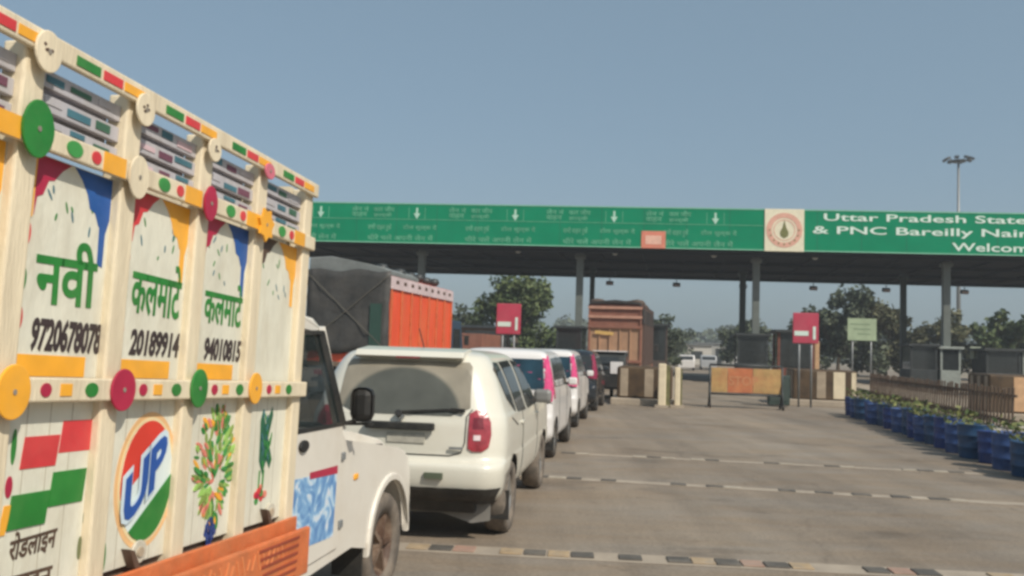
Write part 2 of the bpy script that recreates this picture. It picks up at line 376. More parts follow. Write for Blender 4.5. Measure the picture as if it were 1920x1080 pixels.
def car_shell(levels, wheels, m, rbow=.04, fbow=.10, wr=.40, cutw=.26):
    """stack of plan outlines: (z, y_rear, y_front, half_width, corner_rear, corner_front); wheel wells cut by boolean"""
    L = catmull(levels, 3); bm = bmesh.new(); rows = []
    for z, yr, yf, hw, cr, cf in L:
        pts = []
        for k in range(5): x = (hw - cr) * k / 4; pts.append((x, yr + rbow * (x / hw) ** 2))
        for k in range(1, 7):
            t = k / 6 * math.pi / 2; pts.append((hw - cr + cr * math.sin(t), yr + rbow * ((hw - cr) / hw) ** 2 + cr * (1 - math.cos(t))))
        y0 = pts[-1][1]; y1 = yf - cf - fbow * .7
        for k in range(1, 13): pts.append((hw, y0 + (y1 - y0) * k / 12))
        for k in range(1, 7):
            t = k / 6 * math.pi / 2; pts.append((hw - cf + cf * math.cos(t), y1 + cf * math.sin(t)))
        y2 = pts[-1][1]
        for k in range(1, 5): x = (hw - cf) * (1 - k / 4); pts.append((x, y2 + (yf - y2) * (1 - (1 - k / 4) ** 2)))
        rows.append([(x, y, z) for x, y in pts])
    n = len(rows[0]); V = []
    for r_ in rows:
        right = [bm.verts.new(p) for p in r_]; left = [bm.verts.new((-p[0], p[1], p[2])) for p in r_[1:-1]]
        V.append(right + left[::-1])
    N = len(V[0])
    for a, b in zip(V, V[1:]):
        for k in range(N): f = bm.faces.new((a[k], a[(k + 1) % N], b[(k + 1) % N], b[k])); f.smooth = True
    bm.faces.new(V[0][::-1]); bm.faces.new(V[-1])
    bmesh.ops.recalc_face_normals(bm, faces=bm.faces[:])
    me = bpy.data.meshes.new('body'); bm.to_mesh(me); bm.free(); me.materials.append(m); me.materials.append(well)
    o = bpy.data.objects.new('body', me); COL.objects.link(o)
    bvh_src = bmesh.new(); bvh_src.from_mesh(me); bvh = BVHTree.FromBMesh(bvh_src)
    hw = max(l[3] for l in levels)
    cb = MB()
    for y, z in wheels:
        for sx in (-1, 1):
            poly = [(y + wr * math.cos(t), z + wr * math.sin(t)) for t in [2 * math.pi * k / 28 for k in range(28)]]
            a, b = sorted((sx * (hw - cutw), sx * (hw + .1))); cb.prism(poly, 'x', a, b, well)
    c = cb.build('cutter'); 
    md = o.modifiers.new('b', 'BOOLEAN'); md.operation = 'DIFFERENCE'; md.object = c; md.solver = 'EXACT'
    try: md.material_mode = 'TRANSFER'
    except Exception: pass
    bpy.context.view_layer.update(); dg = bpy.context.evaluated_depsgraph_get()
    m2 = bpy.data.meshes.new_from_object(o.evaluated_get(dg)); o.modifiers.clear(); o.data = m2
    bpy.data.objects.remove(c)
    names = [x.name if x else '' for x in m2.materials]
    wi = names.index(well.name) if well.name in names else 1
    for p in m2.polygons:
        cx, cy, cz = p.center
        if p.material_index != wi and abs(cx) < hw - cutw + .01 and False: p.material_index = wi
        p.use_smooth = p.material_index != wi and abs(p.normal.z) < .9999
    bvh_src.free()
    return o, bvh

def decal(bvh, poly, axis, sign, m, name, parent, off=.008, step=.09, M=None):
    """a panel that hugs the body: 2-D outline projected along an axis ('x': (y,z), 'y': (x,z), 'z': (x,y))"""
    bm = bmesh.new(); f = bm.faces.new([bm.verts.new((p[0], p[1], 0)) for p in poly])
    bmesh.ops.triangulate(bm, faces=bm.faces[:])
    for _ in range(8):
        es = [e for e in bm.edges if e.calc_length() > step]
        if not es: break
        bmesh.ops.subdivide_edges(bm, edges=es, cuts=1); bmesh.ops.triangulate(bm, faces=[f for f in bm.faces if len(f.verts) > 3])
    D = {'x': Vector((-sign, 0, 0)), 'y': Vector((0, -sign, 0)), 'z': Vector((0, 0, -sign))}[axis]
    for v in bm.verts:
        a, b = v.co.x, v.co.y
        q = {'x': Vector((0, a, b)), 'y': Vector((a, 0, b)), 'z': Vector((a, b, 0))}[axis]
        q0 = q - D * 10
        h = bvh.ray_cast(q0, D)
        if h[0] is None:
            v.co = q; v.tag = True; continue
        nr = h[1]
        if nr.dot(D) > 0: nr = -nr
        v.co = h[0] + nr * off
    bad = [v for v in bm.verts if v.tag]
    if bad: bmesh.ops.delete(bm, geom=bad, context='VERTS')
    bmesh.ops.recalc_face_normals(bm, faces=bm.faces[:])
    if bm.faces and sum((f.normal.dot(D) for f in bm.faces)) > 0: bmesh.ops.reverse_faces(bm, faces=bm.faces[:])
    edges = [e for e in bm.edges if len(e.link_faces) == 1]
    ex = bmesh.ops.extrude_edge_only(bm, edges=edges)
    for v in [g for g in ex['geom'] if isinstance(g, bmesh.types.BMVert)]: v.co += D * (off + .012)
    for f in bm.faces: f.smooth = False
    if M is not None: bm.transform(M)
    me = bpy.data.meshes.new(name); bm.to_mesh(me); bm.free(); me.materials.append(m)
    o = bpy.data.objects.new(name, me); COL.objects.link(o); o.parent = parent; return o

def wheel(parent, x, y, r, w=.20, tyre=rubber, rim=rimm, name='wheel'):
    s = 1 if x > 0 else -1
    b = MB(); b.lathe((0, 0, 0), [(r * .60, -w / 2 * .8), (r * .9, -w / 2), (r * .98, -w / 2 * .72), (r, 0), (r * .98, w / 2 * .72), (r * .9, w / 2), (r * .60, w / 2 * .8), (r * .60, -w / 2 * .8)], tyre)
    o = b.build(name, parent); o.location = (x, y, r)
    c = MB(); c.lathe((0, 0, 0), [(r * .61, s * w * .38), (r * .55, s * w * .30), (r * .50, s * w * .12), (r * .2, s * w * .2), (r * .14, s * w * .34), (.001, s * w * .36)], rim, n=24)
    for k in range(5):
        t = 2 * math.pi * k / 5
        c.bar((s * w * .26, math.cos(t) * r * .12, math.sin(t) * r * .12), (s * w * .26, math.cos(t) * r * .56, math.sin(t) * r * .56), .03, .05, rim, up=(1, 0, 0))
    c.build('rim', o)
    return o

def at_heading(deg): return -R(deg)

# ================================================================== THE SETTING
g = MB(); g.box((0, 900, -.55), (5000, 5000, 1.0), earth); struct(g.build('ground'))
TH = R(10.6)
def road_pt(u, v):   # along the road: u right, v forward, origin at the camera's foot
    return (u * math.cos(TH) + v * math.sin(TH), -u * math.sin(TH) + v * math.cos(TH))
def sheet(name, poly, z, m):
    b = bmesh.new(); b.faces.new([b.verts.new((x, y, z)) for x, y in poly]); me = bpy.data.meshes.new(name)
    bmesh.ops.recalc_face_normals(b, faces=b.faces[:]); b.to_mesh(me); b.free(); me.materials.append(m)
    o = bpy.data.objects.new(name, me); COL.objects.link(o); return o
struct(sheet('road', [road_pt(-16, -30), road_pt(30, -30), road_pt(30, 420), road_pt(-16, 420)], 0.0, roadm))

# pale strip of pavement to the right of the planters, with its kerb
b = MB(); pv = [road_pt(6.35, -12), road_pt(9.2, -12), road_pt(9.2, 26), road_pt(6.35, 26)]
b.prism(pv, 'z', .004, .10, pavem); struct(b.build('pavement'))

# worn rumble strips across the lanes (alternating black and yellow blocks)
def strip(x0, y0, x1, y1, n, w, cols, name, label, fade=None):
    t = thing(name, label, 'road marking', ((x0 + x1) / 2, (y0 + y1) / 2, 0)); 
    dx, dy = (x1 - x0) / n, (y1 - y0) / n; L = math.hypot(dx, dy); a = math.atan2(dy, dx)
    b = MB(); b.box((0, 0, .004), (math.hypot(x1 - x0, y1 - y0), w * 1.5, .003), mat('faint marking band', (.37, .31, .24), .85, var=.15, scale=4, dirt=(.27, .225, .175), dirt_amt=1), Matrix.Rotation(a, 4, 'Z')); b.build('marking_band', t)
    for k in range(n):
        if fade and random.random() < fade[0] + (fade[1] - fade[0]) * (k / n) ** 1.5: continue
        cx, cy = x0 + dx * (k + .5) - (x0 + x1) / 2, y0 + dy * (k + .5) - (y0 + y1) / 2
        b = MB(); b.box((cx, cy, .012), (L * random.uniform(.86, .985), w * random.uniform(.8, 1), .012), cols[k % len(cols)], Matrix.Rotation(a + random.uniform(-.02, .02), 4, 'Z'), bev=.004)
        b.build('marking_block', t)
    return t
STRIPS = [
 (-2.2, 7.68, 4.9, 7.12, 36, .20, [mark_k, mark_y, mark_k, mark_r, mark_k, mark_y], 'rumble_strip', 'nearest worn black and orange rumble strip across the road', (.05, .62)),
 (-.1, 11.95, 6.6, 10.85, 30, .15, [mark_k, mark_w], 'rumble_strip', 'middle rumble strip of faded black and white dashes', (.12, .5)),
 (.9, 14.6, 7.3, 13.7, 28, .13, [mark_k, mark_w], 'rumble_strip', 'farthest rumble strip, mostly worn away, just beyond the middle one', (.3, .5)),
]
for s_ in STRIPS: strip(*s_)['group'] = 'rumble strips across the road'

# ================================================================== DECORATED PICKUP
PK = thing('cargo_pickup', 'white pickup at left with tall painted cream cargo body, UP emblem and green Hindi lettering', 'pickup truck', (-1.9299, 4.4780, 0), at_heading(10.8))
MBODY = Matrix.Translation((.95, 0, 1.9214)) @ Matrix.Rotation(R(-2.3), 4, 'X')
BL = -3.0      # rear end of the cargo body
YV, ZV = Vector((0, 1, 0)), Vector((0, 0, 1))
posts = [-.05, -.535, -1.0, -1.465, -1.93, -2.395, -2.86]
cargo = MB()      # floor, headboard, tailboard: the core of the cargo body
cargo.box((-.95, BL / 2, -1.09), (1.80, -BL - .04, .10), wood)
cargo.box((-.95, -.06, -.25), (1.72, .05, 1.58), cream)
cargo.box((-.95, BL + .06, -.45), (1.72, .05, 1.2), cream)
cb = cargo.build('cargo_body', PK, MBODY)
def bpart(mb, name, parent=None, M=MBODY):
    o = mb.build(name, parent or cb, M); return o
def painted(poly, m, off, name, parent, th=.002):
    """flat painted shape on the side of the body: poly in (y, t)"""
    b = MB(); b.prism(poly, 'x', off, off + th, m); return b
def ell(cy, cz, ry, rz, n=20, t0=0, t1=2 * math.pi, rot=0):
    out = []
    for k in range(n):
        t = t0 + (t1 - t0) * k / (n if abs(t1 - t0 - 2 * math.pi) < 1e-6 else n - 1)
        x, y = ry * math.cos(t), rz * math.sin(t)
        out.append((cy + x * math.cos(rot) - y * math.sin(rot), cz + x * math.sin(rot) + y * math.cos(rot)))
    return out
PO = -.03       # face of the panels, relative to the face of the posts
for side in (0, 1):
    X = (lambda v: v) if side == 0 else (lambda v: -1.90 - v)
    for i, y in enumerate(posts):
        b = MB(); a0, a1 = sorted((X(-.075), X(0)))
        b.box(((a0 + a1) / 2, y, -.275), (abs(a1 - a0), .085, 1.60), cream, bev=.008)
        bpart(b, 'post')
    for (z0, z1, px, nm, mt) in ((.50, .565, .024, 'top_rail', cream), (.235, .30, .022, 'middle_rail', cream), (-.475, -.405, .026, 'belt_rail', cream), (-1.14, -1.04, .02, 'floor_rail', skirtm)):
        a0, a1 = sorted((X(.001), X(px)))
        b = MB(); b.box(((a0 + a1) / 2, BL / 2, (z0 + z1) / 2), (a1 - a0, -BL, z1 - z0), mt, bev=.006)
        # decorated blocks on the rails
        if side == 0:
            for j, y in enumerate(posts[1:]):
                if nm == 'top_rail':
                    for (u0, u1, m) in ((.13, .24, green), (.255, .35, red), (.36, .47, orange)):
                        b.box((px + .0015, y + (u0 + u1) / 2 , (z0 + z1) / 2 - .004), (.003, (u1 - u0), .030), m, bev=.001)
                if nm == 'middle_rail':
                    b.prism(ell(y + .16, .267, .035, .024), 'x', px, px + .003, mgreen); b.prism(ell(y + .26, .267, .022, .02), 'x', px, px + .003, red)
                    b.box((px + .0015, y + .35, .267), (.003, .11, .062), orange)
                if nm == 'belt_rail' and y > -2.6:
                    b.prism(ell(y + .13, -.440, .022, .020), 'x', px, px + .003, maroon); b.box((px + .0015, y + .215, -.44), (.003, .05, .036), orange, bev=.001)
                    b.prism(ell(y + .33, -.440, .030, .022), 'x', px, px + .003, green)
        bpart(b, nm)
    # open lattice of slats between the top and middle rails, upper and lower boards
    for i in range(len(posts) - 1):
        y0, y1 = posts[i + 1] + .043, posts[i] - .043; yc, w = (y0 + y1) / 2, y1 - y0
        rnd = random.Random(i)
        b = MB(); a0, a1 = sorted((X(-.05), X(-.025)))
        for z, h in ((.455, .052), (.385, .050), (.322, .036)):
            b.box(((a0 + a1) / 2, yc, z), (a1 - a0, w, h), slatm, bev=.003)
            if side == 0:
                pal = [[teal, dullgreen, slatm], [teal, plum, slatm], [plum, teal, pink]][i % 3]
                for q in range(3):
                    ww = w * rnd.uniform(.16, .3); yy = y0 + w * (.18 + .3 * q)
                    b.box((-.0235, yy, z + rnd.uniform(-.008, .008)), (.003, ww, h * rnd.uniform(.3, .55)), pal[(q + int(z * 100)) % 3])
        a2, a3 = sorted((X(-.10), X(-.075)))
        b.box(((a2 + a3) / 2, yc, .38), (a3 - a2, w, .22), slatm)
        bpart(b, 'slat_panel')
        b = MB(); a0, a1 = sorted((X(-.06), X(PO))); b.box(((a0 + a1) / 2, yc, -.085), (a1 - a0, w, .64), panelp if side == 0 else cream)
        up_ = bpart(b, 'upper_panel')
        b = MB(); b.box(((a0 + a1) / 2, yc, -.755), (a1 - a0, w, .555), panelp if side == 0 else cream, bev=.002)
        for k in range(1, 4): b.box((a1 if side == 0 else a0, y0 + w * k / 4, -.755), (.0012, .0025, .55), mat('plank gap', (.38, .34, .26), .8))
        lo_ = bpart(b, 'lower_panel')
        if side: continue
        # ---- painted arch corners and borders of the upper panel
        cols = {3: (maroon, blue), 2: (red, orange), 1: (maroon, blue), 0: (brownink, orange), 4: (orange, orange), 5: (maroon, blue)}[i]
        def sp(poly, m, off, name='painted_shape', par=up_):
            b = MB(); b.prism(poly, 'x', off, off + .0015, m); return bpart(b, name, par)
        b = MB()
        L0 = y0 + .004
        b.prism([(L0, -.40), (L0 + .022, -.40), (L0 + .022, -.27), (L0 + .022, .23), (L0, .23)], 'x', PO, PO + .0015, cream if i != 4 else orange)
        b.prism([(L0, .03), (L0 + .028, .05), (L0 + .03, .23), (L0, .23)], 'x', PO + .0015, PO + .003, orange)
        for (zz, mm) in ((.0, red), (-.13, green), (-.24, red)): b.prism(ell(L0 + .016, zz, .014, .035), 'x', PO + .0015, PO + .003, mm)
        # scalloped corners
        lc = [(L0 + .03, .232), (L0 + w * .46, .232), (L0 + w * .36, .205), (L0 + w * .28, .17), (L0 + w * .22, .165), (L0 + w * .17, .12), (L0 + w * .11, .11), (L0 + .035, .055)]
        b.prism(lc[::-1], 'x', PO, PO + .0015, cols[0])
        rc = [(y1 - .004, .232), (L0 + w * .50, .232), (L0 + w * .60, .20), (L0 + w * .68, .16), (L0 + w * .72, .12), (L0 + w * .79, .11), (L0 + w * .84, .075), (y1 - .05, .07), (y1 - .045, -.05), (y1 - .02, -.055), (y1 - .02, .05), (y1 - .004, .10)]
        b.prism(rc, 'x', PO, PO + .0015, cols[1])
        if i != 0: b.box((PO + .001, y0 + w * .44, -.372), (.002, w * .80, .062), orange)
        bpart(b, 'painted_border', up_)
        # faint curls of brushwork
        b = MB()
        for q in range(9):
            cy, cz = y0 + w * rnd.uniform(.15, .8), rnd.uniform(-.02, .15)
            b.prism(ell(cy, cz, .004, rnd.uniform(.008, .02), 8, rot=rnd.uniform(-.8, .8)), 'x', PO, PO + .0012, teal if q % 2 else green)
        bpart(b, 'painted_brushwork', up_)

# lettering and emblems
def body_text(txt, m, y0, z0, w, h, par, name='painted_lettering', bold=.012, shear=.0, slope=0.0, off=PO + .0003, upright=False):
    r_ = Vector((0, math.cos(slope), math.sin(slope)))
    bm = text_bm(txt, size=1, right=r_, up=(0, 0, 1) if upright else (0, -math.sin(slope), math.cos(slope)), origin=(0, y0, z0), off=off, thick=.002, bold=bold, shear=shear, fit=(w, h))
    bm.transform(MBODY); me = bpy.data.meshes.new(name); bm.to_mesh(me); bm.free(); me.materials.append(m)
    o = bpy.data.objects.new(name, me); COL.objects.link(o); o.parent = par; return o
uppers = sorted([o for o in kids(cb) if o.name.startswith('upper_panel')], key=lambda o: o.name)[:6]
lowers = sorted([o for o in kids(cb) if o.name.startswith('lower_panel')], key=lambda o: o.name)[:6]
# index i of a panel: 0 = foremost, 3 = the 'नवी' bay
body_text('नवी', green, -1.815, -.195, .27, .20, uppers[3], bold=.022, slope=.03)
body_text('9720678078', inkblk, -1.81, -.332, .31, .100, uppers[3], bold=.038, shear=.15)
body_text('कलमाटे', green, -1.365, -.185, .30, .20, uppers[2], bold=.02, slope=-.02)
body_text('20189914', inkblk, -1.35, -.328, .30, .092, uppers[2], bold=.038, shear=.15)
body_text('कलमाटे', green, -.895, -.185, .30, .18, uppers[1], bold=.02, slope=-.01)
body_text('94010815', inkblk, -.87, -.330, .29, .092, uppers[1], bold=.038, shear=.15)

def lp(polys, par, name, off=PO):
    b = MB()
    for k, (poly, m) in enumerate(polys): b.prism(poly, 'x', off, off + .0012 + .0012 * (k if len(polys) < 12 else k % 5), m)
    return bpart(b, name, par)
# checkered flag: red and green blocks on white
def quad(y0, y1, z0, z1, sk=.015): return [(y0, z0), (y1, z0), (y1 + sk, z1), (y0 + sk, z1)]
lp([(quad(-1.65, -1.505, -.63, -.535, .01), red), (quad(-1.805, -1.66, -.665, -.575, .01), red), (quad(-1.675, -1.525, -.785, -.685, .01), green),
    (quad(-1.835, -1.685, -.83, -.735, .01), green)], lowers[3], 'painted_flag')
body_text('रोडलाइन', brownink, -1.81, -.925, .19, .085, lowers[3], bold=.02, slope=.05, shear=.2)
body_text('लाइन', brownink, -1.80, -1.03, .17, .07, lowers[3], bold=.02)
lp([(ell(-1.835, -.60, .010, .05), green), (ell(-1.84, -.71, .013, .03), maroon), (quad(-1.865, -1.84, -.84, -.76), orange), (ell(-1.855, -1.0, .014, .04), maroon)], lowers[3], 'painted_border')
lp([(ell(-1.50, -.84, .009, .03), mat('olive paint', (.16, .18, .08), .6)), (ell(-1.515, -.93, .009, .035), mat('olive paint', (.16, .18, .08))), (ell(-1.395, -.98, .013, .05), green),
    (ell(-1.405, -.62, .010, .04), red), (ell(-1.41, -.80, .008, .05), orange)], lowers[2], 'painted_border')
# round UP emblem: orange ring, red top, white diagonal band, green bottom
ecy, ecz, ery, erz = -1.185, -.755, .150, .205
def clip(poly, f):
    out = []
    for a, b_ in zip(poly, poly[1:] + poly[:1]):
        fa, fb = f(a), f(b_)
        if fa >= 0: out.append(a)
        if fa * fb < 0: t = fa / (fa - fb); out.append((a[0] + (b_[0] - a[0]) * t, a[1] + (b_[1] - a[1]) * t))
    return out
E = ell(ecy, ecz, ery, erz, 48)
lp([(ell(ecy, ecz, ery + .030, erz + .030, 48), mat('pale orange paint', (.80, .48, .22), .5)), (ell(ecy, ecz, ery + .012, erz + .012, 48), mat('yellow cream paint', (.80, .66, .38), .5)), (E, mat('pale blue white paint', (.70, .78, .76), .45)),
    (clip(E, lambda p: (p[1] - ecz) - .75 * (p[0] - ecy) - .055), mat('bright red paint', (.70, .05, .03), .4)), (clip(E, lambda p: -((p[1] - ecz) - .75 * (p[0] - ecy)) - .10), green)], lowers[2], 'painted_emblem')
body_text('UP', mat('emblem outline paint', (.62, .74, .80), .4), -1.335, -.925, .305, .195, lowers[2], bold=.09, slope=.60, off=PO + .0060, upright=True)
body_text('UP', mat('emblem blue paint', (.02, .09, .36), .4), -1.320, -.905, .275, .165, lowers[2], bold=.04, slope=.60, off=PO + .0085, upright=True)
# flower vase painting
rv = random.Random(3); fl = []
olive = mat('olive green paint', (.22, .32, .07), .5); lgreen = mat('light green paint', (.30, .50, .12), .5); salmon = mat('salmon paint', (.70, .22, .16), .5)
navy = mat('navy paint', (.03, .06, .22), .5)
for k in range(190):
    t = rv.random(); wd = .045 + .105 * math.sin(min(1, t * 1.1) * math.pi) ** .8
    y, z = -.725 + rv.uniform(-wd, wd), -.52 - .46 * t
    a = math.atan2(z + .80, y + .725) + rv.uniform(-.5, .5)
    fl.append((ell(y, z, rv.uniform(.016, .034), rv.uniform(.006, .011), 8, rot=a), rv.choice([olive, lgreen, mgreen, lgreen, olive, orange, salmon, green])))
for (y, z, s) in ((-.72, -.60, .024), (-.735, -.87, .024), (-.70, -.72, .018)): fl.append((ell(y, z, s, s * 1.2, 12), salmon))
for k in range(26):
    t = rv.random(); fl.append((ell(-.73 + rv.uniform(-.045, .045) * (1 - abs(2 * t - 1)), -.95 - .11 * t, .014, .018, 8, rot=rv.uniform(0, 3)), navy))
lp(fl, lowers[1], 'painted_flowers')
# painted bird among leaves
bd = [([(-.35, -.58), (-.33, -.53), (-.30, -.60), (-.24, -.52), (-.23, -.56), (-.265, -.66), (-.215, -.76), (-.235, -.80), (-.27, -.76), (-.30, -.82), (-.34, -.76), (-.345, -.66)], mat('deep green paint', (.02, .12, .06), .5))]
for k in range(22): bd.append((ell(-.28 + rv.uniform(-.06, .06), -.66 + rv.uniform(-.12, .12), .02, .005, 8, rot=rv.uniform(.9, 2.2)), rv.choice([green, teal, mgreen])))
for k in range(10): bd.append((ell(-.31 + rv.uniform(-.045, .045), -.905 + rv.uniform(-.03, .03), .018, .016, 9), rv.choice([maroon, red, salmon, mgreen])))
bd += [(quad(-.335, -.330, -.88, -.80, .003), green), (quad(-.30, -.294, -.88, -.80, .003), green)]
lp(bd, lowers[0], 'painted_bird')
# chain hooks and curved skirt board below
for y in (-1.21, -.21):
    b = MB(); b.prism([(y - .09, -.97), (y - .06, -.98), (y - .02, -1.04), (y - .05, -1.04)], 'x', -.028, .004, brownink); b.prism(ell(y, -.995, .042, .040, 20), 'x', -.028, -.016, mat('latch plate', (.56, .52, .42), .6, var=.2, scale=30), bev=.003)
    b.prism(ell(y, -.995, .018, .017, 12), 'x', -.016, -.010, mat('latch stain', (.42, .34, .24), .7))
    bpart(b, 'side_latch')
b = MB(); b.box((.055, -.70, -1.20), (.03, 1.50, .22), skirtm, bev=.01)
for k in range(6): b.box((.071, -.28 - .0 + k * .005, -1.12 - k * .035), (.006, .40 - .02 * k, .012), mat('skirt relief', (.30, .06, .03), .6))
for k in range(26): b.box((.0715, -1.38 + k * .045, -1.155), (.003, .009, .045 + .02 * (k % 3)), mat('skirt lettering', (.70, .24, .09), .5), Matrix.Rotation(.35 * (-1) ** (k // 2), 4, 'X'))
bpart(b, 'side_skirt')
# ornament discs on the posts
disc_top = {1: (orange, None), 2: (maroon, None), 3: (cream, None), 4: (green, None)}
def disc(y, z, ry, rz, m, off=.0265, dots=False, star=False):
    b = MB()
    if star:
        P = []
        for k in range(14):
            t = 2 * math.pi * k / 14 + .2; q = 1 if k % 2 == 0 else .72
            P.append((y + ry * q * math.cos(t), z + rz * q * math.sin(t)))
        b.prism(P, 'x', off, off + .010, m)
    else: b.prism(ell(y, z, ry, rz, 28), 'x', off, off + .009, m, bev=.003)
    b.prism(ell(y, z, .007, .008, 10), 'x', off + .0085, off + .0115, mat('bolt head', (.25, .22, .18), .5))
    if dots:
        for k in range(4): b.prism(ell(y + random.uniform(-.02, .02), z + random.uniform(-.02, .025), .006, .005, 8), 'x', off + .009, off + .0105, brownink)
    return bpart(b, 'ornament_disc')
disc(-1.93, -.445, .062, .075, orange); disc(-1.45, -.44, .063, .068, maroon); disc(-.99, -.435, .058, .072, green); disc(-.54, -.435, .055, .066, orange)
disc(-1.935, .28, .06, .082, green); disc(-1.465, .255, .052, .072, cream); disc(-1.01, .262, .045, .068, maroon); disc(-.55, .265, .072, .075, orange, star=True)
disc(-2.395, -.44, .06, .07, green); disc(-2.395, .27, .055, .08, maroon)
disc(-1.925, .505, .052, .06, cream, dots=True); disc(-1.46, .485, .050, .055, cream, dots=True); disc(-1.01, .47, .045, .045, cream, dots=True); disc(-.55, .50, .045, .035, mat('rose paint', (.6, .15, .2), .5))
disc(-2.39, .50, .05, .06, cream, dots=True)

# ---- cab
CW = .82
cab = MB()
arch = [(1.80 + .41 * math.cos(t), .40 + .41 * math.sin(t)) for t in [math.pi * (1.02 - 1.02 * k / 14) for k in range(15)]]
prof = [(.03, .46), (.45, .46), (1.10, .50), (1.36, .44)] + arch + [(2.26, .46), (2.28, .62), (2.26, .80), (2.20, .90), (2.10, .955), (1.95, .99), (.92, 1.12), (.87, 1.22), (.03, 1.24)]
cab.prism(prof[::-1], 'x', .60, CW, cabw, bev=.02); cab.prism(prof[::-1], 'x', -CW, -.60, cabw, bev=.02)
mid = [(.03, .50), (1.35, .50), (1.36, .86), (2.20, .86), (2.22, .90), (2.08, .97), (.92, 1.14), (.87, 1.21), (.03, 1.0)]
cab.prism(mid[::-1], 'x', -.60, .60, well)
# roof with a raised edge
cab.prism([(.0, 1.80), (.60, 1.79), (.68, 1.75), (.66, 1.80), (.56, 1.845), (.30, 1.865), (.0, 1.87)][::-1], 'x', -.745, .745, cabw, bev=.02)
for s in (-1, 1):
    cab.bar((s * .80, .885, 1.20), (s * .735, .66, 1.79), .045, .055, cabw)
    cab.bar((s * .80, .03, 1.22), (s * .735, .03, 1.80), .05, .10, cabw)
cab.box((0, .02, 1.35), (1.52, .03, .95), cabw)
cabo = cab.build('cab', PK)
b = MB(); b.prism([(.90, 1.12), (2.05, .97), (2.22, .88), (2.25, .93), (2.20, .985), (2.08, 1.03), (1.5, 1.13), (.90, 1.215)][::-1], 'x', -.63, .63, cabw, bev=.015); b.build('hood', cabo)
b = MB(); poly = [(1.80 + .432 * math.cos(t), .40 + .432 * math.sin(t)) for t in [math.pi * (1.03 - 1.06 * k / 16) for k in range(17)]]
inn = [(1.80 + .40 * math.cos(t), .40 + .40 * math.sin(t)) for t in [math.pi * (1.03 - 1.06 * k / 16) for k in range(17)]]
b.prism(poly + inn[::-1], 'x', .79, .836, cabw, bev=.012); b.build('wheel_arch', cabo)
b = MB(); b.prism(poly + inn[::-1], 'x', -.836, -.79, cabw, bev=.012); b.build('wheel_arch', cabo)
for s in (1, -1):
    dr = MB(); a, c = sorted((s * .815, s * .832)); dr.prism([(.05, .52), (.84, .53), (.85, 1.235), (.05, 1.245)][::-1], 'x', a, c, cabw, bev=.008)
    dr.bar((s * .822, .86, 1.235), (s * .752, .645, 1.765), .022, .05, blackp); dr.bar((s * .822, .06, 1.245), (s * .752, .10, 1.755), .022, .05, blackp)
    dr.bar((s * .752, .10, 1.755), (s * .752, .645, 1.765), .03, .022, blackp); dr.bar((s * .825, .05, 1.25), (s * .825, .86, 1.24), .02, .02, blackp)
    d_ = dr.build('door', cabo)
    b = MB(); b.prism([(.10, 1.25), (.84, 1.24), (.64, 1.75), (.12, 1.75)][::-1], 'x', -.002, .002, pane)
    Mg = Matrix.Translation((s * .820, 0, 1.25)) @ Matrix.Rotation(-s * R(7.8), 4, 'Y') @ Matrix.Translation((0, 0, -1.25)); b.build('window_glass', d_, Mg)
    if s == 1:
        h = MB(); h.prism(ell(.29, 1.17, .055, .032, 16), 'x', .832, .850, blackp, bev=.006); h.build('handle', d_)
        h = MB(); h.prism([(.17, .645), (.76, .615), (.785, .985), (.17, 1.01)][::-1], 'x', .8325, .834, posterm); h.build('poster', d_)
        h = MB(); h.prism([(.40, .985), (.785, .965), (.785, 1.01), (.40, 1.02)][::-1], 'x', .8345, .836, maroon); h.build('poster_strip', d_)
b = MB(); b.box((0, .775, 1.49), (1.44, .008, .60), pane, Matrix.Rotation(R(20), 4, 'X')); b.build('windscreen', cabo)
b = MB(); b.box((0, .32, 1.08), (1.34, .40, .14), seatm, bev=.03); b.box((0, .12, 1.32), (1.34, .12, .50), seatm, bev=.03); b.build('seat', cabo)
b = MB(); b.box((0, .80, 1.14), (1.4, .22, .20), blackp, bev=.03); b.build('dashboard', cabo)
b = MB(); [b.box((.70, .14 + .012 * (k % 2), 1.66 - .06 * k), (.02, .05 + .01 * (k % 3), .055), [orange, maroon, orange][k % 3], bev=.01) for k in range(7)]; b.build('garland', cabo)
b = MB(); [b.box((.60, .20 + k * .035, 1.44), (.02 + .02 * (k % 2), .036, .42), maroon) for k in range(4)]; b.build('curtain', cabo)
b = MB(); b.lathe((.38, .60, 1.30), [(.17, -.012), (.185, 0), (.17, .012), (.155, 0), (.17, -.012)], blackp, axis='y', n=24); b.bar((.38, .60, 1.30), (.38, .72, 1.2), .03, .03, blackp); b.build('steering_wheel', cabo)
for s in (1, -1):
    b = MB(); b.bar((s * .80, .86, 1.235), (s * .93, .88, 1.27), .02, .02, blackp); b.bar((s * .80, .90, 1.235), (s * .98, .95, 1.24), .016, .016, blackp)
    b.box((s * .935, .875, 1.355), (.135, .05, .20), blackp, bev=.045); b.build('mirror', cabo)
    b = MB(); b.box((s * .70, 2.265, .74), (.20, .03, .14), lampclear, bev=.02, ); b.build('headlight', cabo)
b = MB(); b.box((0, 2.235, .78), (1.1, .03, .16), blackp); [b.box((x * .16, 2.255, .78), (.02, .02, .15), chrome) for x in range(-3, 4)]; b.build('grille', cabo)
b = MB(); b.box((0, 2.33, .52), (1.60, .12, .16), blackp, bev=.04); b.build('bumper', PK)
b = MB(); b.bar((.45, 1.00, 1.245), (.15, 1.15, 1.25), .012, .012, blackp); b.bar((-.2, 1.00, 1.245), (-.5, 1.15, 1.25), .012, .012, blackp); b.build('wiper', cabo)
b = MB()
for s in (-1, 1): b.box((s * .40, -.35, .62), (.09, 5.2, .14), darksteel)
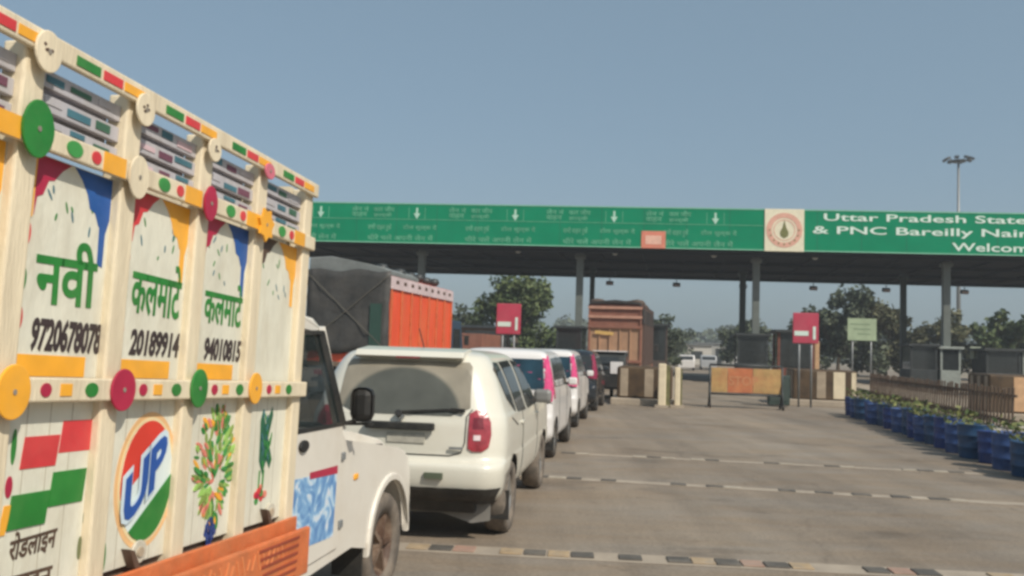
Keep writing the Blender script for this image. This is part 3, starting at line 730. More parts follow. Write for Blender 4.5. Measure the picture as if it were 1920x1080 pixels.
for y in (-2.6, -1.4, -.3, .9, 1.9): b.box((0, y, .62), (.8, .08, .1), darksteel)
b.tube((-.62, 1.80, .36), (.62, 1.80, .36), .05, darksteel); b.tube((-.62, -1.45, .36), (.62, -1.45, .36), .06, darksteel)
b.box((.5, .55, .52), (.25, .9, .2), darksteel, bev=.02); b.build('chassis', PK)
for s in (1, -1):
    wheel(PK, s * .70, 1.80, .350, .21, dustrub, rustrim); wheel(PK, s * .70, -1.45, .355, .24, dustrub, rustrim)
for s in (1, -1):
    b = MB(); [b.box((s * .826, .885, z), (.02, .05, .045), steel, bev=.006) for z in (.66, 1.05)]; b.build('hinge', cabo)
    b = MB(); b.box((s * .824, 1.12, .90), (.012, .07, .035), orange, bev=.008); b.build('side_indicator', cabo)
    b = MB(); b.box((s * .6325, 1.55, 1.03), (.006, 1.2, .012), blackp, Matrix.Rotation(-.085, 4, 'X')); b.build('hood_seam', cabo)
    b = MB(); b.box((s * .80, 1.30, 1.03), (.03, .05, .03), blackp, bev=.006); b.build('washer_jet', cabo)
b = MB(); b.box((.70, 1.36, .42), (.20, .02, .36), blackp); b.build('mudflap', PK)

# ================================================================== CARS
CAR_A = [(.34, .22, 4.10, .80, .20, .30), (.40, .10, 4.22, .86, .22, .35), (.50, .02, 4.29, .895, .24, .35), (.64, .0, 4.31, .91, .22, .35),
         (.70, .02, 4.31, .912, .24, .35), (.735, .085, 4.29, .905, .26, .34), (.85, .09, 4.25, .910, .28, .33), (1.0, .10, 4.16, .905, .30, .32), (1.07, .115, 4.0, .895, .30, .30),
         (1.10, .12, 3.25, .885, .30, .30), (1.13, .13, 3.10, .872, .30, .25), (1.30, .19, 2.80, .815, .28, .20), (1.48, .27, 2.48, .745, .26, .18), (1.58, .34, 2.28, .69, .24, .18),
         (1.635, .42, 2.12, .63, .22, .2), (1.665, .60, 1.95, .50, .2, .25), (1.675, .95, 1.7, .2, .1, .1)]
CAR_B = [(.26, .15, 3.45, .72, .18, .25), (.36, .03, 3.55, .79, .2, .28), (.50, .0, 3.60, .80, .2, .3), (.64, .0, 3.62, .805, .16, .3), (.72, .035, 3.60, .80, .12, .3),
         (.90, .045, 3.50, .80, .10, .3), (1.0, .05, 3.3, .795, .10, .3), (1.05, .055, 2.9, .79, .10, .25), (1.12, .06, 2.75, .78, .10, .22), (1.35, .10, 2.45, .74, .10, .18), (1.55, .14, 2.15, .69, .10, .16),
         (1.64, .20, 1.95, .63, .12, .16), (1.685, .36, 1.8, .50, .16, .18), (1.70, .8, 1.5, .2, .1, .1)]
def ribbon(bvh, pts, w, axis, sign, m, name, parent):
    P = []; Q = []
    for i, p in enumerate(pts):
        a = pts[max(i - 1, 0)]; b_ = pts[min(i + 1, len(pts) - 1)]; d = Vector((b_[0] - a[0], b_[1] - a[1])).normalized(); n = Vector((-d.y, d.x)) * w / 2
        P.append((p[0] + n.x, p[1] + n.y)); Q.append((p[0] - n.x, p[1] - n.y))
    return decal(bvh, P + Q[::-1], axis, sign, m, name, parent, off=.004)

def suv(loc, deg):
    t = thing('parked_suv', 'dusty white SUV seen from behind, red tail lamp, swept arc on its rear window', 'car', loc, at_heading(deg), 'vehicles queueing for the toll')
    body, bvh = car_shell(CAR_A, [(.80, .335), (3.47, .335)], white, wr=.385); body.parent = t
    # rear glass
    decal(bvh, [(-.60, 1.17), (-.44, 1.10), (.44, 1.10), (.60, 1.17), (.575, 1.52), (.54, 1.56), (-.54, 1.56), (-.575, 1.52)], 'y', -1, rearglass, 'rear_window', body)
    w = MB(); w.bar((-.02, .10, 1.12), (.44, .13, 1.155), .022, .02, blackp); w.bar((.44, .13, 1.155), (.56, .12, 1.15), .03, .03, blackp); w.tube((-.02, .10, 1.10), (-.02, .06, 1.115), .03, blackp); w.build('wiper', body)
    # tailgate seam and lower edge
    ribbon(bvh, [(.62, 1.16), (.575, 1.10), (.57, .88), (.54, .79), (.44, .76), (-.44, .76), (-.54, .79), (-.57, .88), (-.575, 1.10), (-.62, 1.16)], .010, 'y', -1, blackp, 'tailgate_seam', body)
    for s in (1, -1):
        lamp = [(s * .60, .83), (s * .60, 1.12), (s * .65, 1.155), (s * .73, 1.14), (s * .775, 1.05), (s * .785, .95), (s * .77, .84), (s * .72, .805), (s * .64, .805)]
        o = decal(bvh, lamp if s > 0 else lamp[::-1], 'y', -1, lampred, 'tail_lamp', body, off=.014, step=.05)
        decal(bvh, [(s * a, b_) for a, b_ in ((.645, .90), (.70, .90), (.70, .945), (.645, .945))], 'y', -1, lampclear, 'reversing_lamp', o, off=.020, step=.05)
        decal(bvh, [(s * a, b_) for a, b_ in ((.635, 1.00), (.725, 1.00), (.71, 1.09), (.64, 1.09))], 'y', -1, mat('deep red lamp', (.16, .012, .02), .2, coat=.5), 'brake_lamp', o, off=.019, step=.05)
    p = MB(); p.box((.0, .055, 1.005), (.62, .05, .065), blackp, bev=.012); p.build('garnish_bar', body)
    p = MB(); p.box((.05, .085, .90), (.34, .012, .085), mat('dusty number plate', (.46, .44, .37), .6, var=.1, scale=20, dirt=(.25, .23, .2), dirt_amt=.7), bev=.004); p.build('number_plate', body)
    p = MB(); p.prism([(-.06, 1.075), (-.03, 1.115), (0, 1.075), (-.03, 1.035)], 'y', .055, .085, chrome, M=Matrix.Translation((.03, .03, 0)), bev=.004); p.build('badge', body)
    p = MB(); p.box((.50, .075, .83), (.12, .01, .022), steel); p.build('badge', body)
    p = MB(); p.prism([(.30, 1.585), (.235, 1.605), (.30, 1.655), (.62, 1.685), (.70, 1.66)], 'x', -.50, .50, white, bev=.012); p.box((0, .25, 1.60), (.22, .02, .02), lampred); p.build('roof_spoiler', body)
    p = MB(); p.tube((0, .85, 1.67), (0, .62, 1.86), .006, blackp, n=6); p.build('antenna', body)
    # black lower bumper, tow eye cover, exhaust
    decal(bvh, [(-.80, .35), (.80, .35), (.875, .50), (-.875, .50)], 'y', -1, blackp, 'bumper_skirt', body, off=.012)
    p = MB(); p.prism([(.22, .26), (.16, .36), (.9, .38), (.9, .26)], 'x', -.66, .66, blackp, bev=.01); p.build('underbody', body)
    p = MB(); p.box((.33, -.008, .60), (.16, .03, .05), mat('lamp slot', (.10, .12, .08), .4)); p.build('bumper_lamp', body)
    p = MB(); p.prism([(-.40, .22), (.25, .30), (.78, .34), (.78, .19), (.62, .16), (.34, .24)], 'y', .30, .33, mat('silver skid plate', (.22, .21, .19), .6, var=.2)); p.build('skid_plate', body)
    p = MB(); p.tube((-.55, .25, .28), (-.55, .0, .27), .03, darksteel); p.build('exhaust', body)
    # side glass: quarter, rear door, front door
    for s in (1, -1):
        for poly in ([(.52, 1.50), (.68, 1.24), (.98, 1.10), (1.02, 1.13), (.86, 1.56), (.66, 1.565)], [(1.14, 1.09), (1.70, 1.08), (1.62, 1.575), (.98, 1.565)], [(1.86, 1.08), (2.66, 1.09), (2.22, 1.55), (1.76, 1.575)]):
            decal(bvh, poly, 'x', s, glassd, 'side_window', body)
        for poly in ([(1.43, 1.08), (1.43, .45), (1.455, .45), (1.455, 1.08)], [(2.72, 1.08), (2.72, .45), (2.74, .45), (2.74, 1.08)], [(.70, 1.07), (1.05, .98), (1.05, .965), (.70, 1.055)]):
            decal(bvh, poly, 'x', s, blackp, 'door_seam', body, off=.003)
        for y in (1.62, 2.85):
            p = MB(); p.box((s * .915, y - .25, .98), (.03, .17, .03), white, bev=.01); p.build('door_handle', body)
        p = MB(); p.bar((s * .84, 2.42, 1.12), (s * .95, 2.46, 1.15), .06, .05, blackp); p.box((s * .99, 2.46, 1.18), (.20, .11, .15), mat('grey mirror shell', (.20, .20, .19), .4), bev=.04); p.build('mirror', body)
        p = MB(); p.box((s * .80, .50, .30), (.24, .015, .26), blackp); p.build('mudflap', body)
        wheel(t, s * .79, .80, .335, .22, dustrub); wheel(t, s * .79, 3.47, .335, .22, dustrub)
    decal(bvh, [(-.72, 1.16), (.72, 1.16), (.60, 1.52), (-.60, 1.52)], 'y', 1, glassd, 'windscreen', body)
    for s in (1, -1): decal(bvh, [(s * .55, .86), (s * .85, .86), (s * .82, 1.0), (s * .55, .98)], 'y', 1, lampclear, 'headlight', body, step=.06)
    return t
suv((-.945, 7.66, 0), 8.2)

def hatch(loc, deg, label, paint, glass, lamp, scale=1.0, roofclad=None):
    t = thing('parked_car', label, 'car', loc, at_heading(deg), 'vehicles queueing for the toll')
    body, bvh = car_shell(CAR_B, [(.62, .30), (3.02, .30)], paint, wr=.345, rbow=.02); body.parent = t
    decal(bvh, [(-.66, 1.08), (.66, 1.08), (.62, 1.54), (-.62, 1.54)], 'y', -1, glass, 'rear_window', body)
    for s in (1, -1):
        poly = [(s * .66, 1.60), (s * .665, 1.12), (s * .55, .94), (s * .78, .90), (s * .79, 1.12), (s * .72, 1.60)]
        o = decal(bvh, poly if s > 0 else poly[::-1], 'y', -1, lamp, 'tail_lamp', body, off=.014, step=.06)
        poly = [(s * .62, .93), (s * .80, .91), (s * .79, .87), (s * .62, .88)]
        decal(bvh, poly, 'y', -1, blackp, 'lamp_trim', o, off=.012)
        decal(bvh, [(.06, 1.18), (.30, .93), (.36, .95), (.26, 1.25), (.16, 1.60), (.11, 1.58)], 'x', s, lamp, 'side_lamp', o, off=.012, step=.06)
        for poly in ([(.42, 1.12), (1.02, 1.10), (1.02, 1.56), (.48, 1.55)], [(1.10, 1.10), (2.30, 1.10), (1.92, 1.56), (1.10, 1.57)]):
            decal(bvh, poly, 'x', s, glassd, 'side_window', body)
        for poly in ([(1.05, 1.05), (1.05, .42), (1.07, .42), (1.07, 1.05)], [(2.28, 1.05), (2.28, .42), (2.30, .42), (2.30, 1.05)]): decal(bvh, poly, 'x', s, blackp, 'door_seam', body, off=.003)
        p = MB(); p.bar((s * .76, 2.2, 1.10), (s * .85, 2.25, 1.12), .05, .04, blackp); p.box((s * .90, 2.25, 1.15), (.16, .09, .13), paint, bev=.03); p.build('mirror', body)
        p = MB(); p.box((s * .70, .34, .24), (.20, .015, .20), blackp); p.build('mudflap', body)
        wheel(t, s * .70, .62, .30, .19); wheel(t, s * .70, 3.02, .30, .19)
    p = MB(); p.box((0, .02, .80), (.42, .02, .10), mat('number plate white', (.6, .6, .56), .5), bev=.003); p.build('number_plate', body)
    p = MB(); p.box((0, .04, .90), (.5, .03, .05), chrome, bev=.01); p.build('garnish_bar', body)
    p = MB(); p.prism([(.13, .25), (.03, .30), (.0, .38), (.25, .38), (.25, .25)], 'x', -.66, .66, blackp, bev=.01); p.build('bumper_skirt', body)
    decal(bvh, [(-.66, 1.14), (.66, 1.14), (.56, 1.54), (-.56, 1.54)], 'y', 1, glassd, 'windscreen', body)
    return t
hatch((-.12, 13.55, 0), 9.2, 'white hatchback with tall pink tail lamp, directly in front of the dusty SUV', white2, glassb, lamppink)
hatch((.67, 19.05, 0), 9.6, 'white hatchback third in the queue, ahead of the larger looking pink lamped one', white2, glassb, lamppink)
hatch((1.62, 24.4, 0), 10.2, 'dark teal hatchback fourth in the queue near the striped island', darkcar, glassd, mat('dark red lamp', (.25, .02, .06), .25))

# small goods carrier with a white board at the back
def carrier(loc, deg):
    t = thing('goods_carrier', 'small dark three-wheeled carrier with a white plate on its back, head of the queue', 'auto rickshaw', loc, at_heading(deg), 'vehicles queueing for the toll')
    b = MB(); b.box((0, .9, .62), (1.15, 1.8, .50), blackp, bev=.05); b.prism([(.02, .86), (.0, 1.05), (.1, 1.45), (.3, 1.62), (1.9, 1.66), (2.2, 1.5), (2.45, .9), (2.3, .4), (1.7, .4), (1.7, .86)], 'x', -.58, .58, boothd, bev=.05)
    body = b.build('body', t)
    b = MB(); b.box((.28, -.03, 1.10), (.44, .02, .42), white2, bev=.01); b.build('rear_board', body)
    b = MB(); b.box((0, .02, 1.36), (.7, .02, .24), glassd, Matrix.Rotation(R(-14), 4, 'X')); b.build('rear_window', body)
    b = MB(); b.box((0, .95, 1.67), (1.2, 1.6, .04), white2, bev=.015); b.build('roof', body)
    for s in (1, -1):
        b = MB(); b.box((s * .45, -.02, .60), (.12, .03, .10), lampred, bev=.01); b.build('tail_lamp', body)
        b = MB(); b.prism([(.45, .95), (1.5, .95), (1.5, 1.5), (.5, 1.5)], 'x', s * .582, s * .586, glassd); b.build('side_opening', body)
        wheel(t, s * .52, .45, .23, .12)
    wheel(t, .001, 2.1, .23, .12)
carrier((3.48, 31.0, 0), 10)

# ================================================================== LORRIES
def lorry_base(t, L, W, cabm, cabL=1.9, H=2.6):
    ch = MB()
    for s in (-1, 1): ch.box((s * .45, L / 2, .85), (.12, L, .22), darksteel)
    for k in range(5): ch.box((0, L * (k + .5) / 5, .85), (1.0, .1, .15), darksteel)
    ch.box((0, .12, .62), (W * .9, .08, .12), darksteel); ch.build('chassis', t)
    cab = MB(); y0 = L + .15
    cab.prism([(y0, .7), (y0, H), (y0 + cabL * .8, H), (y0 + cabL, 1.7), (y0 + cabL, .6), (y0 + 1.4, .6), (y0 + 1.3, .95), (y0 + .6, .95), (y0 + .5, .6)], 'x', -W / 2 + .06, W / 2 - .06, cabm, bev=.05)
    c = cab.build('cab', t)
    for s in (1, -1):
        b = MB(); a0, a1 = sorted((s * (W / 2 - .062), s * (W / 2 - .052))); b.prism([(y0 + .45, 1.6), (y0 + 1.5, 1.6), (y0 + 1.38, 2.3), (y0 + .45, 2.3)], 'x', a0, a1, glassd); b.build('side_window', c)
        b = MB(); b.box((s * (W / 2 + .12), y0 + 1.7, 1.9), (.18, .06, .36), blackp, bev=.02); b.bar((s * (W / 2 - .1), y0 + 1.6, 2.1), (s * (W / 2 + .12), y0 + 1.7, 2.05), .03, .03, blackp); b.build('mirror', c)
        for y in (1.3, y0 + .95): wheel(t, s * (W / 2 - .22), y, .48, .30)
        b = MB(); b.box((s * .85, .06, .82), (.28, .05, .14), lampred, bev=.01); b.build('tail_lamp', t)
        b = MB(); b.box((s * .85, .62, .50), (.5, .02, .5), blackp); b.build('mudflap', t)
    b = MB(); b.box((0, y0 + cabL * .9, 2.1), (W - .5, .02, .75), glassd, Matrix.Rotation(R(13), 4, 'X')); b.build('windscreen', c)
    return c

TRK = t = thing('cargo_truck', 'truck with orange red side and dark tarpaulin over its back, left of the queue', 'truck', (-4.62, 25.0, 0), at_heading(11.5))
W = 2.40; L = 6.6
lorry_base(t, L, W, mat('dark blue cab paint', (.03, .06, .10), .4))
b = MB(); b.box((0, L / 2, 1.07), (W, L, .14), wood, bev=.01)
b.prism([(.02, 1.14), (.02, 3.62), (L, 3.62), (L, 1.14)], 'x', -W / 2, W / 2, truckor)
bd_ = b.build('cargo_body', t)
for k in range(8):
    b = MB(); b.box((W / 2 + .03, .1 + (L - .2) * k / 7, 2.25), (.05, .09, 2.2), mat('dull orange post', (.58, .14, .05), .6, var=.2), bev=.01); b.build('post', bd_)
b = MB(); b.box((W / 2 + .035, L / 2, 3.42), (.05, L, .36), mat('pale pink board', (.62, .50, .50), .6, var=.15, scale=2, dirt=(.4, .3, .3), dirt_amt=.5), bev=.01)
for k in range(9): b.box((W / 2 + .062, .5 + k * .7, 3.45), (.006, .25, .10), brownink)
b.build('side_board', bd_)
# tarpaulin hanging over the back, with folds and rope
b = MB(); bmt = b.bm; i = b.mi(tarp); G = []; rt = random.Random(5)
for r_ in range(13):
    row = []
    for c_ in range(15):
        x = -W / 2 - .04 + (W + .08) * c_ / 14; z = 3.74 - 2.35 * r_ / 12
        row.append(bmt.verts.new((x, -.06 - .05 * math.sin(c_ * 1.3 + r_ * .5) * (r_ / 12) - rt.uniform(0, .05), z + .04 * math.sin(c_ * .9))))
    G.append(row)
for a, c in zip(G, G[1:]):
    for k in range(14): f = bmt.faces.new((a[k], a[k + 1], c[k + 1], c[k])); f.material_index = i; f.smooth = True
ex = bmesh.ops.extrude_face_region(bmt, geom=bmt.faces[:])
for v in [g_ for g_ in ex['geom'] if isinstance(g_, bmesh.types.BMVert)]: v.co.y += .04
tb = b.build('rear_tarpaulin', bd_)
b = MB(); pk = [(0, 3.74)]
b.bar((-W / 2, -.13, 3.6), (W / 2, -.13, 1.5), .02, .02, mat('rope', (.12, .11, .09), .9)); b.bar((-W / 2, -.13, 1.6), (W / 2, -.13, 3.6), .02, .02, mat('rope', (.12, .11, .09))); b.box((W / 2 - .34, -.12, 2.2), (.34, .02, 1.2), mat('green patch', (.02, .06, .045), .7)); b.build('rope', bd_)
b = MB(); b.prism([(-W / 2 - .05, 3.62), (-W / 2 - .04, 4.10), (-W / 4, 4.14), (.2, 4.0), (W / 2 - .2, 3.84), (W / 2 + .03, 3.72), (W / 2 + .03, 3.62)][::-1], 'y', -.02, 2.6, tarpl, bev=.04)
b.build('top_tarpaulin', bd_)
rr = random.Random(2)
for k in range(7): b = MB(); b.lathe((W / 2 - .25 - rr.random() * .3, .8 + k * .8, 3.80 + rr.random() * .08), [(.001, -.14), (.14, -.10), (.2, 0), (.14, .12), (.001, .15)], darksteel, axis='z', n=9); b.build('rope_bundle', bd_)

t = thing('cargo_truck', 'loaded brown and tan truck seen from behind beside the striped toll island', 'truck', (4.52, 38.2, 0), at_heading(13))
W = 2.35; L = 6.2; lorry_base(t, L, W, truckbr)
b = MB(); b.box((0, L / 2, 1.07), (W, L, .14), wood); b.prism([(.03, 1.14), (.03, 2.7), (L, 2.7), (L, 1.14)], 'x', -W / 2, W / 2, trucktan)
b.prism([(.03, 2.70), (.03, 3.7), (L, 3.7), (L, 2.70)], 'x', -W / 2 + .005, W / 2 - .005, truckbr)
bd_ = b.build('cargo_body', t)
for k in range(6):
    b = MB(); b.box((-W / 2 + .06 + (W - .12) * k / 5, .0, 2.30 if k in (0, 5) else 1.95), (.09 if k in (0, 5) else .05, .07, 2.5 if k in (0, 5) else 1.6), truckbr if k in (0, 5) else trucktan, bev=.01); b.build('tailboard_post', bd_)
for z, m in ((1.25, truckbr), (2.72, truckbr), (3.15, mat('dusty rose board', (.45, .24, .17), .7, var=.2)), (3.55, mat('dusty rose board', (.45, .24, .17)))):
    b = MB(); b.box((0, -.045, z), (W, .05, .12), m, bev=.01); b.build('tailboard_rail', bd_)
b = MB(); b.box((-.45, -.075, 2.45), (.8, .012, .14), mat('faded yellow lettering', (.6, .38, .12), .7), Matrix.Rotation(.08, 4, 'Y')); b.build('painted_band', bd_)
for k in range(7):
    b = MB(); b.box((W / 2 + .03, .1 + (L - .2) * k / 6, 2.4), (.06, .55 if k else .12, 2.6), mat('dark brown post', (.08, .05, .04), .7)); b.build('post', bd_)
b = MB(); b.prism([(-W / 2 - .02, 3.62), (-W / 2 + .1, 3.80), (0, 3.90), (W / 2 - .12, 3.80), (W / 2 + .06, 3.50), (W / 2 + .06, 2.9), (W / 2 + .01, 2.9), (W / 2 - .02, 3.58), (W / 2 - .2, 3.72), (0, 3.76), (-W / 2 + .1, 3.72)], 'y', -.06, L, mat('dark load cover', (.035, .03, .028), .85, var=.3)); b.build('load_cover', bd_)
b = MB()
for k in range(16): b.lathe((rr.uniform(-.9, .9), .3 + rr.random() * (L - .6), 3.75 + rr.random() * .1), [(.001, -.18), (.3, -.12), (.38, 0), (.26, .14), (.001, .18)], mat('dark sack', (.09, .065, .05), .9, var=.3), axis='z', n=9)
b.build('sack_load', bd_)

# far lorry glimpsed left of the tree
t = thing('cargo_truck', 'distant reddish truck standing behind the left red board', 'truck', (-2.6, 47, 0), at_heading(12))
lorry_base(t, 4.5, 2.3, boothd); b = MB(); b.box((0, 2.25, 1.07), (2.3, 4.5, .14), wood); b.box((0, 2.27, 1.75), (2.28, 4.4, 1.2), truckbr, bev=.03); b.build('cargo_body', t)

# ================================================================== TOLL PLAZA
TH6 = R(6.0)
P0 = Vector((7.2347, 50.0, 0))
MC = Matrix(((math.cos(TH6), math.sin(TH), 0, P0.x), (-math.sin(TH6), math.cos(TH), 0, P0.y), (0, 0, 1, 0), (0, 0, 0, 1)))   # canopy frame: u across, v through
UL, UR = -23.5, 36.0
can = thing('toll_canopy', 'long flat toll plaza canopy with green lane signboard along its front', 'canopy', P0)
MI = Matrix.Translation(-P0) @ MC
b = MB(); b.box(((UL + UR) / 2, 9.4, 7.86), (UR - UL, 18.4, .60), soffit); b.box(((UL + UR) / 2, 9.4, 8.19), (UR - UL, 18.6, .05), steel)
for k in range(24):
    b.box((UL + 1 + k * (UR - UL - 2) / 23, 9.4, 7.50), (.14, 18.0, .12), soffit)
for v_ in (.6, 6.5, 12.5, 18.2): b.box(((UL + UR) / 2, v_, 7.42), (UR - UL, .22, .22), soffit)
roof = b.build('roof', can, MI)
b = MB(); b.box(((UL + UR) / 2, -.06, 8.76), (UR - UL, .10, 2.36), signg); 
for z in (7.60, 9.90): b.box(((UL + UR) / 2, -.125, z), (UR - UL, .02, .055), mat('sign edge paint', (.22, .52, .36), .5))
b.box(((UL + 6.9) / 2, -.122, 8.98), (6.9 - UL, .012, .03), signpale)
sb = b.build('signboard', can, MI)
RU, UPV = (1, 0, 0), (0, 0, 1)
def sign_text(lines, m, name='sign_lettering', par=None):
    for (txt, u0, z0, w, h, bold) in lines:
        bm = text_bm(txt, size=1, right=RU, up=UPV, origin=(u0, -.112, z0), off=0, thick=.012, bold=bold, fit=(w, h))
        if name != 'welcome_lettering': join_text([bm], m, par or sb, name, MI); continue
        # one mesh per word
        seen = set(); isl = []
        for v in bm.verts:
            if v in seen: continue
            st_ = [v]; seen.add(v); comp = []
            while st_:
                q = st_.pop(); comp.append(q)
                for e in q.link_edges:
                    o_ = e.other_vert(q)
                    if o_ not in seen: seen.add(o_); st_.append(o_)
            isl.append((min(q.co.x for q in comp), max(q.co.x for q in comp), comp))
        isl.sort(key=lambda t_: t_[0]); words = []; right_ = None
        for a_, b_, comp in isl:
            if right_ is None or a_ - right_ > .30 * h: words.append([])
            words[-1] += comp; right_ = b_ if right_ is None else max(right_, b_)
        for wd_ in words:
            ids = {q.index for q in wd_} if False else set(wd_); c2 = bmesh.new(); mp_ = {q: c2.verts.new(q.co) for q in wd_}
            for f in bm.faces:
                if f.verts[0] in ids: c2.faces.new([mp_[q] for q in f.verts])
            join_text([c2], m, par or sb, name, MI)
        bm.free()
LANES = [-18.8, -13.0, -7.2, -1.5, 4.2]
for k, u0 in enumerate(LANES):
    sign_text([('लेन नं', u0 - 3.9, 9.42, 1.0, .33, .01), ('कार जीप', u0 - 2.6, 9.42, 1.25, .33, .01), ('वाहन', u0 - 3.9, 9.06, .9, .30, .01), ('हल्के', u0 - 2.6, 9.06, 1.1, .30, .01),
               ('सभी वाहन रुकें', u0 - 2.9, 8.25, 1.4, .46, .01), ('टोल शुल्क दें', u0 - .8, 8.32, 2.0, .36, .01), ('धीरे चलें अपनी लेन में', u0 - 2.9, 7.72, 3.9, .36, .01)], signpale, 'lane_lettering')
    arw = mat('arrow paint', (.40, .62, .50), .5, var=.1); b = MB(); b.box((u0, -.118, 9.50), (.12, .012, .34), arw); b.prism([(u0 - .20, 9.34), (u0 + .20, 9.34), (u0, 9.00)], 'y', -.125, -.112, arw)
    b.box((u0 - .48, -.118, 9.34), (.03, .012, .66), signpale); b.box((u0 + .48, -.118, 9.34), (.03, .012, .66), signpale); b.build('lane_arrow', sb, MI)
sign_text([('Uttar Pradesh State Highway', 10.15, 9.20, 15.9, .54, .014), ('& PNC Bareilly Nainital', 9.55, 8.46, 13.2, .56, .014), ('Welcomes You', 17.0, 7.76, 7.2, .46, .014)], signw, 'welcome_lettering')
for k in range(21):
    uu = UL + 2.1 + k * 2.4
    b = MB(); b.box((uu, -.1115, 8.76), (.025, .004, 2.3), mat('panel seam', (.003, .09, .05), .6)); b.build('panel_seam', sb, MI)
# square emblem board
ec = (8.0, 8.74)
b = MB(); b.box((ec[0], -.14, ec[1]), (2.16, .05, 2.40), mat('cream emblem board', (.72, .67, .50), .5, var=.08), bev=.01)
eb = b.build('emblem_board', sb, MI)
def ring(cx, cz, r0, r1, m, a, th=.012, sx=1):
    b = MB(); o_ = ell(cx, cz, r1 * sx, r1, 40); i_ = ell(cx, cz, r0 * sx, r0, 40)
    for k in range(40): b.prism([o_[k], o_[(k + 1) % 40], i_[(k + 1) % 40], i_[k]], 'y', -a - th, -a, m)
    return b
ring(*ec, .70, .98, mat('salmon ring', (.66, .36, .27), .5), .166).build('emblem_ring', eb, MI)
ring(*ec, .55, .60, mat('salmon ring', (.66, .36, .27)), .166).build('emblem_ring', eb, MI)
b = MB(); b.prism([(ec[0] - .20, 8.40), (ec[0] - .24, 8.62), (ec[0] - .10, 8.90), (ec[0], 9.30), (ec[0] + .10, 8.90), (ec[0] + .24, 8.62), (ec[0] + .20, 8.40), (ec[0], 8.28)], 'y', -.18, -.166, mat('emblem flame', (.16, .16, .05), .5))
for k in range(9):
    t_ = math.pi * (1 + k / 8); b.prism(ell(ec[0] + .80 * math.cos(t_), ec[1] + .80 * math.sin(t_), .05, .05, 8), 'y', -.190, -.180, mat('emblem flame', (.16, .16, .05)))
b.build('emblem_flame', eb, MI)
b = MB(); b.box((.75, -.13, 8.06), (1.36, .03, .98), mat('faded red poster', (.62, .20, .13), .6, var=.15, scale=2, dirt=(.62, .40, .28), dirt_amt=.6)); b.box((.75, -.148, 8.05), (.9, .006, .5), mat('pale poster', (.72, .42, .32), .6)); b.build('poster', sb, MI)

# lamps fixed under the canopy
lamp_spots = [(-1.5, 1.2), (4.2, 1.2), (9.9, 1.2), (-7.2, 1.2)]
base = None; lab = ['under the pink poster', 'left of the cream emblem board', 'right of the cream emblem board', 'far left by the tarpaulin truck']
for k, (u_, v_) in enumerate(lamp_spots):
    w_ = MC @ Vector((u_, v_, 7.43))
    if base is None:
        base = thing('canopy_lamp', 'x', 'lamp', w_, 0, 'small lamps under the front of the canopy')
        b = MB(); b.lathe((0, 0, -.05), [(.001, .06), (.16, .05), (.17, -.02), (.10, -.10), (.001, -.12)], mat('lamp glass', (.55, .56, .52), .3), axis='z', n=14); b.build('lamp_glass', base); o = base
    else: o = copy_tree(base); o.location = w_
    o['label'] = 'small pale lamp under the canopy front, ' + lab[k]
fl_base = None
fl = [(2.1, 'right of the brown truck'), (7.1, 'beyond the barricade'), (12.3, 'over the pale green board'), (17.6, 'between the two right pillars'), (23.2, 'at the right end'), (-3.0, 'over the brown truck')]
for u_, lb in fl:
    w_ = MC @ Vector((u_, 17.9, 7.30))
    if fl_base is None:
        fl_base = thing('floodlight', 'x', 'lamp', w_, 0, 'floodlights hanging from the back edge of the canopy')
        b = MB(); b.tube((0, 0, .05), (0, 0, -.30), .03, darksteel); b.box((0, 0, -.42), (.55, .28, .28), darksteel, Matrix.Rotation(.4, 4, 'X'), bev=.03); b.build('housing', fl_base)
        b = MB(); b.box((0, -.13, -.48), (.45, .02, .2), lampclear, Matrix.Rotation(.4, 4, 'X')); b.build('lens', fl_base); o = fl_base
    else: o = copy_tree(fl_base); o.location = w_
    o['label'] = 'dark floodlight hanging from the back edge of the canopy, ' + lb

# pillars: lit one at the front; rear one has shade painted into its colour
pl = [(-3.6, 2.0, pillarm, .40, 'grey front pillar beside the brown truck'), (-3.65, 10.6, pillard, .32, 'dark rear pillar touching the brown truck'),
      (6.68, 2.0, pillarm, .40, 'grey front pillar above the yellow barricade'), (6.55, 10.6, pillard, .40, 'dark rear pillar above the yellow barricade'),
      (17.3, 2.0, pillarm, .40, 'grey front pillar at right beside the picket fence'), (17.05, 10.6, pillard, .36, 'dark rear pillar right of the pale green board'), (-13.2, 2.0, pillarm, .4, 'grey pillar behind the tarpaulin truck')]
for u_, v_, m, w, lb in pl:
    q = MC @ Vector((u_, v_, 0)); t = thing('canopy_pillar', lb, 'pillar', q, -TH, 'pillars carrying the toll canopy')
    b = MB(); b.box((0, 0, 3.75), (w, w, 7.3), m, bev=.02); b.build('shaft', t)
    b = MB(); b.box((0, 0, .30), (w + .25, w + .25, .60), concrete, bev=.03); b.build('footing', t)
    b = MB(); b.box((0, 0, 7.2), (w + .2, w + .2, .2), m, bev=.02); b.build('capital', t)

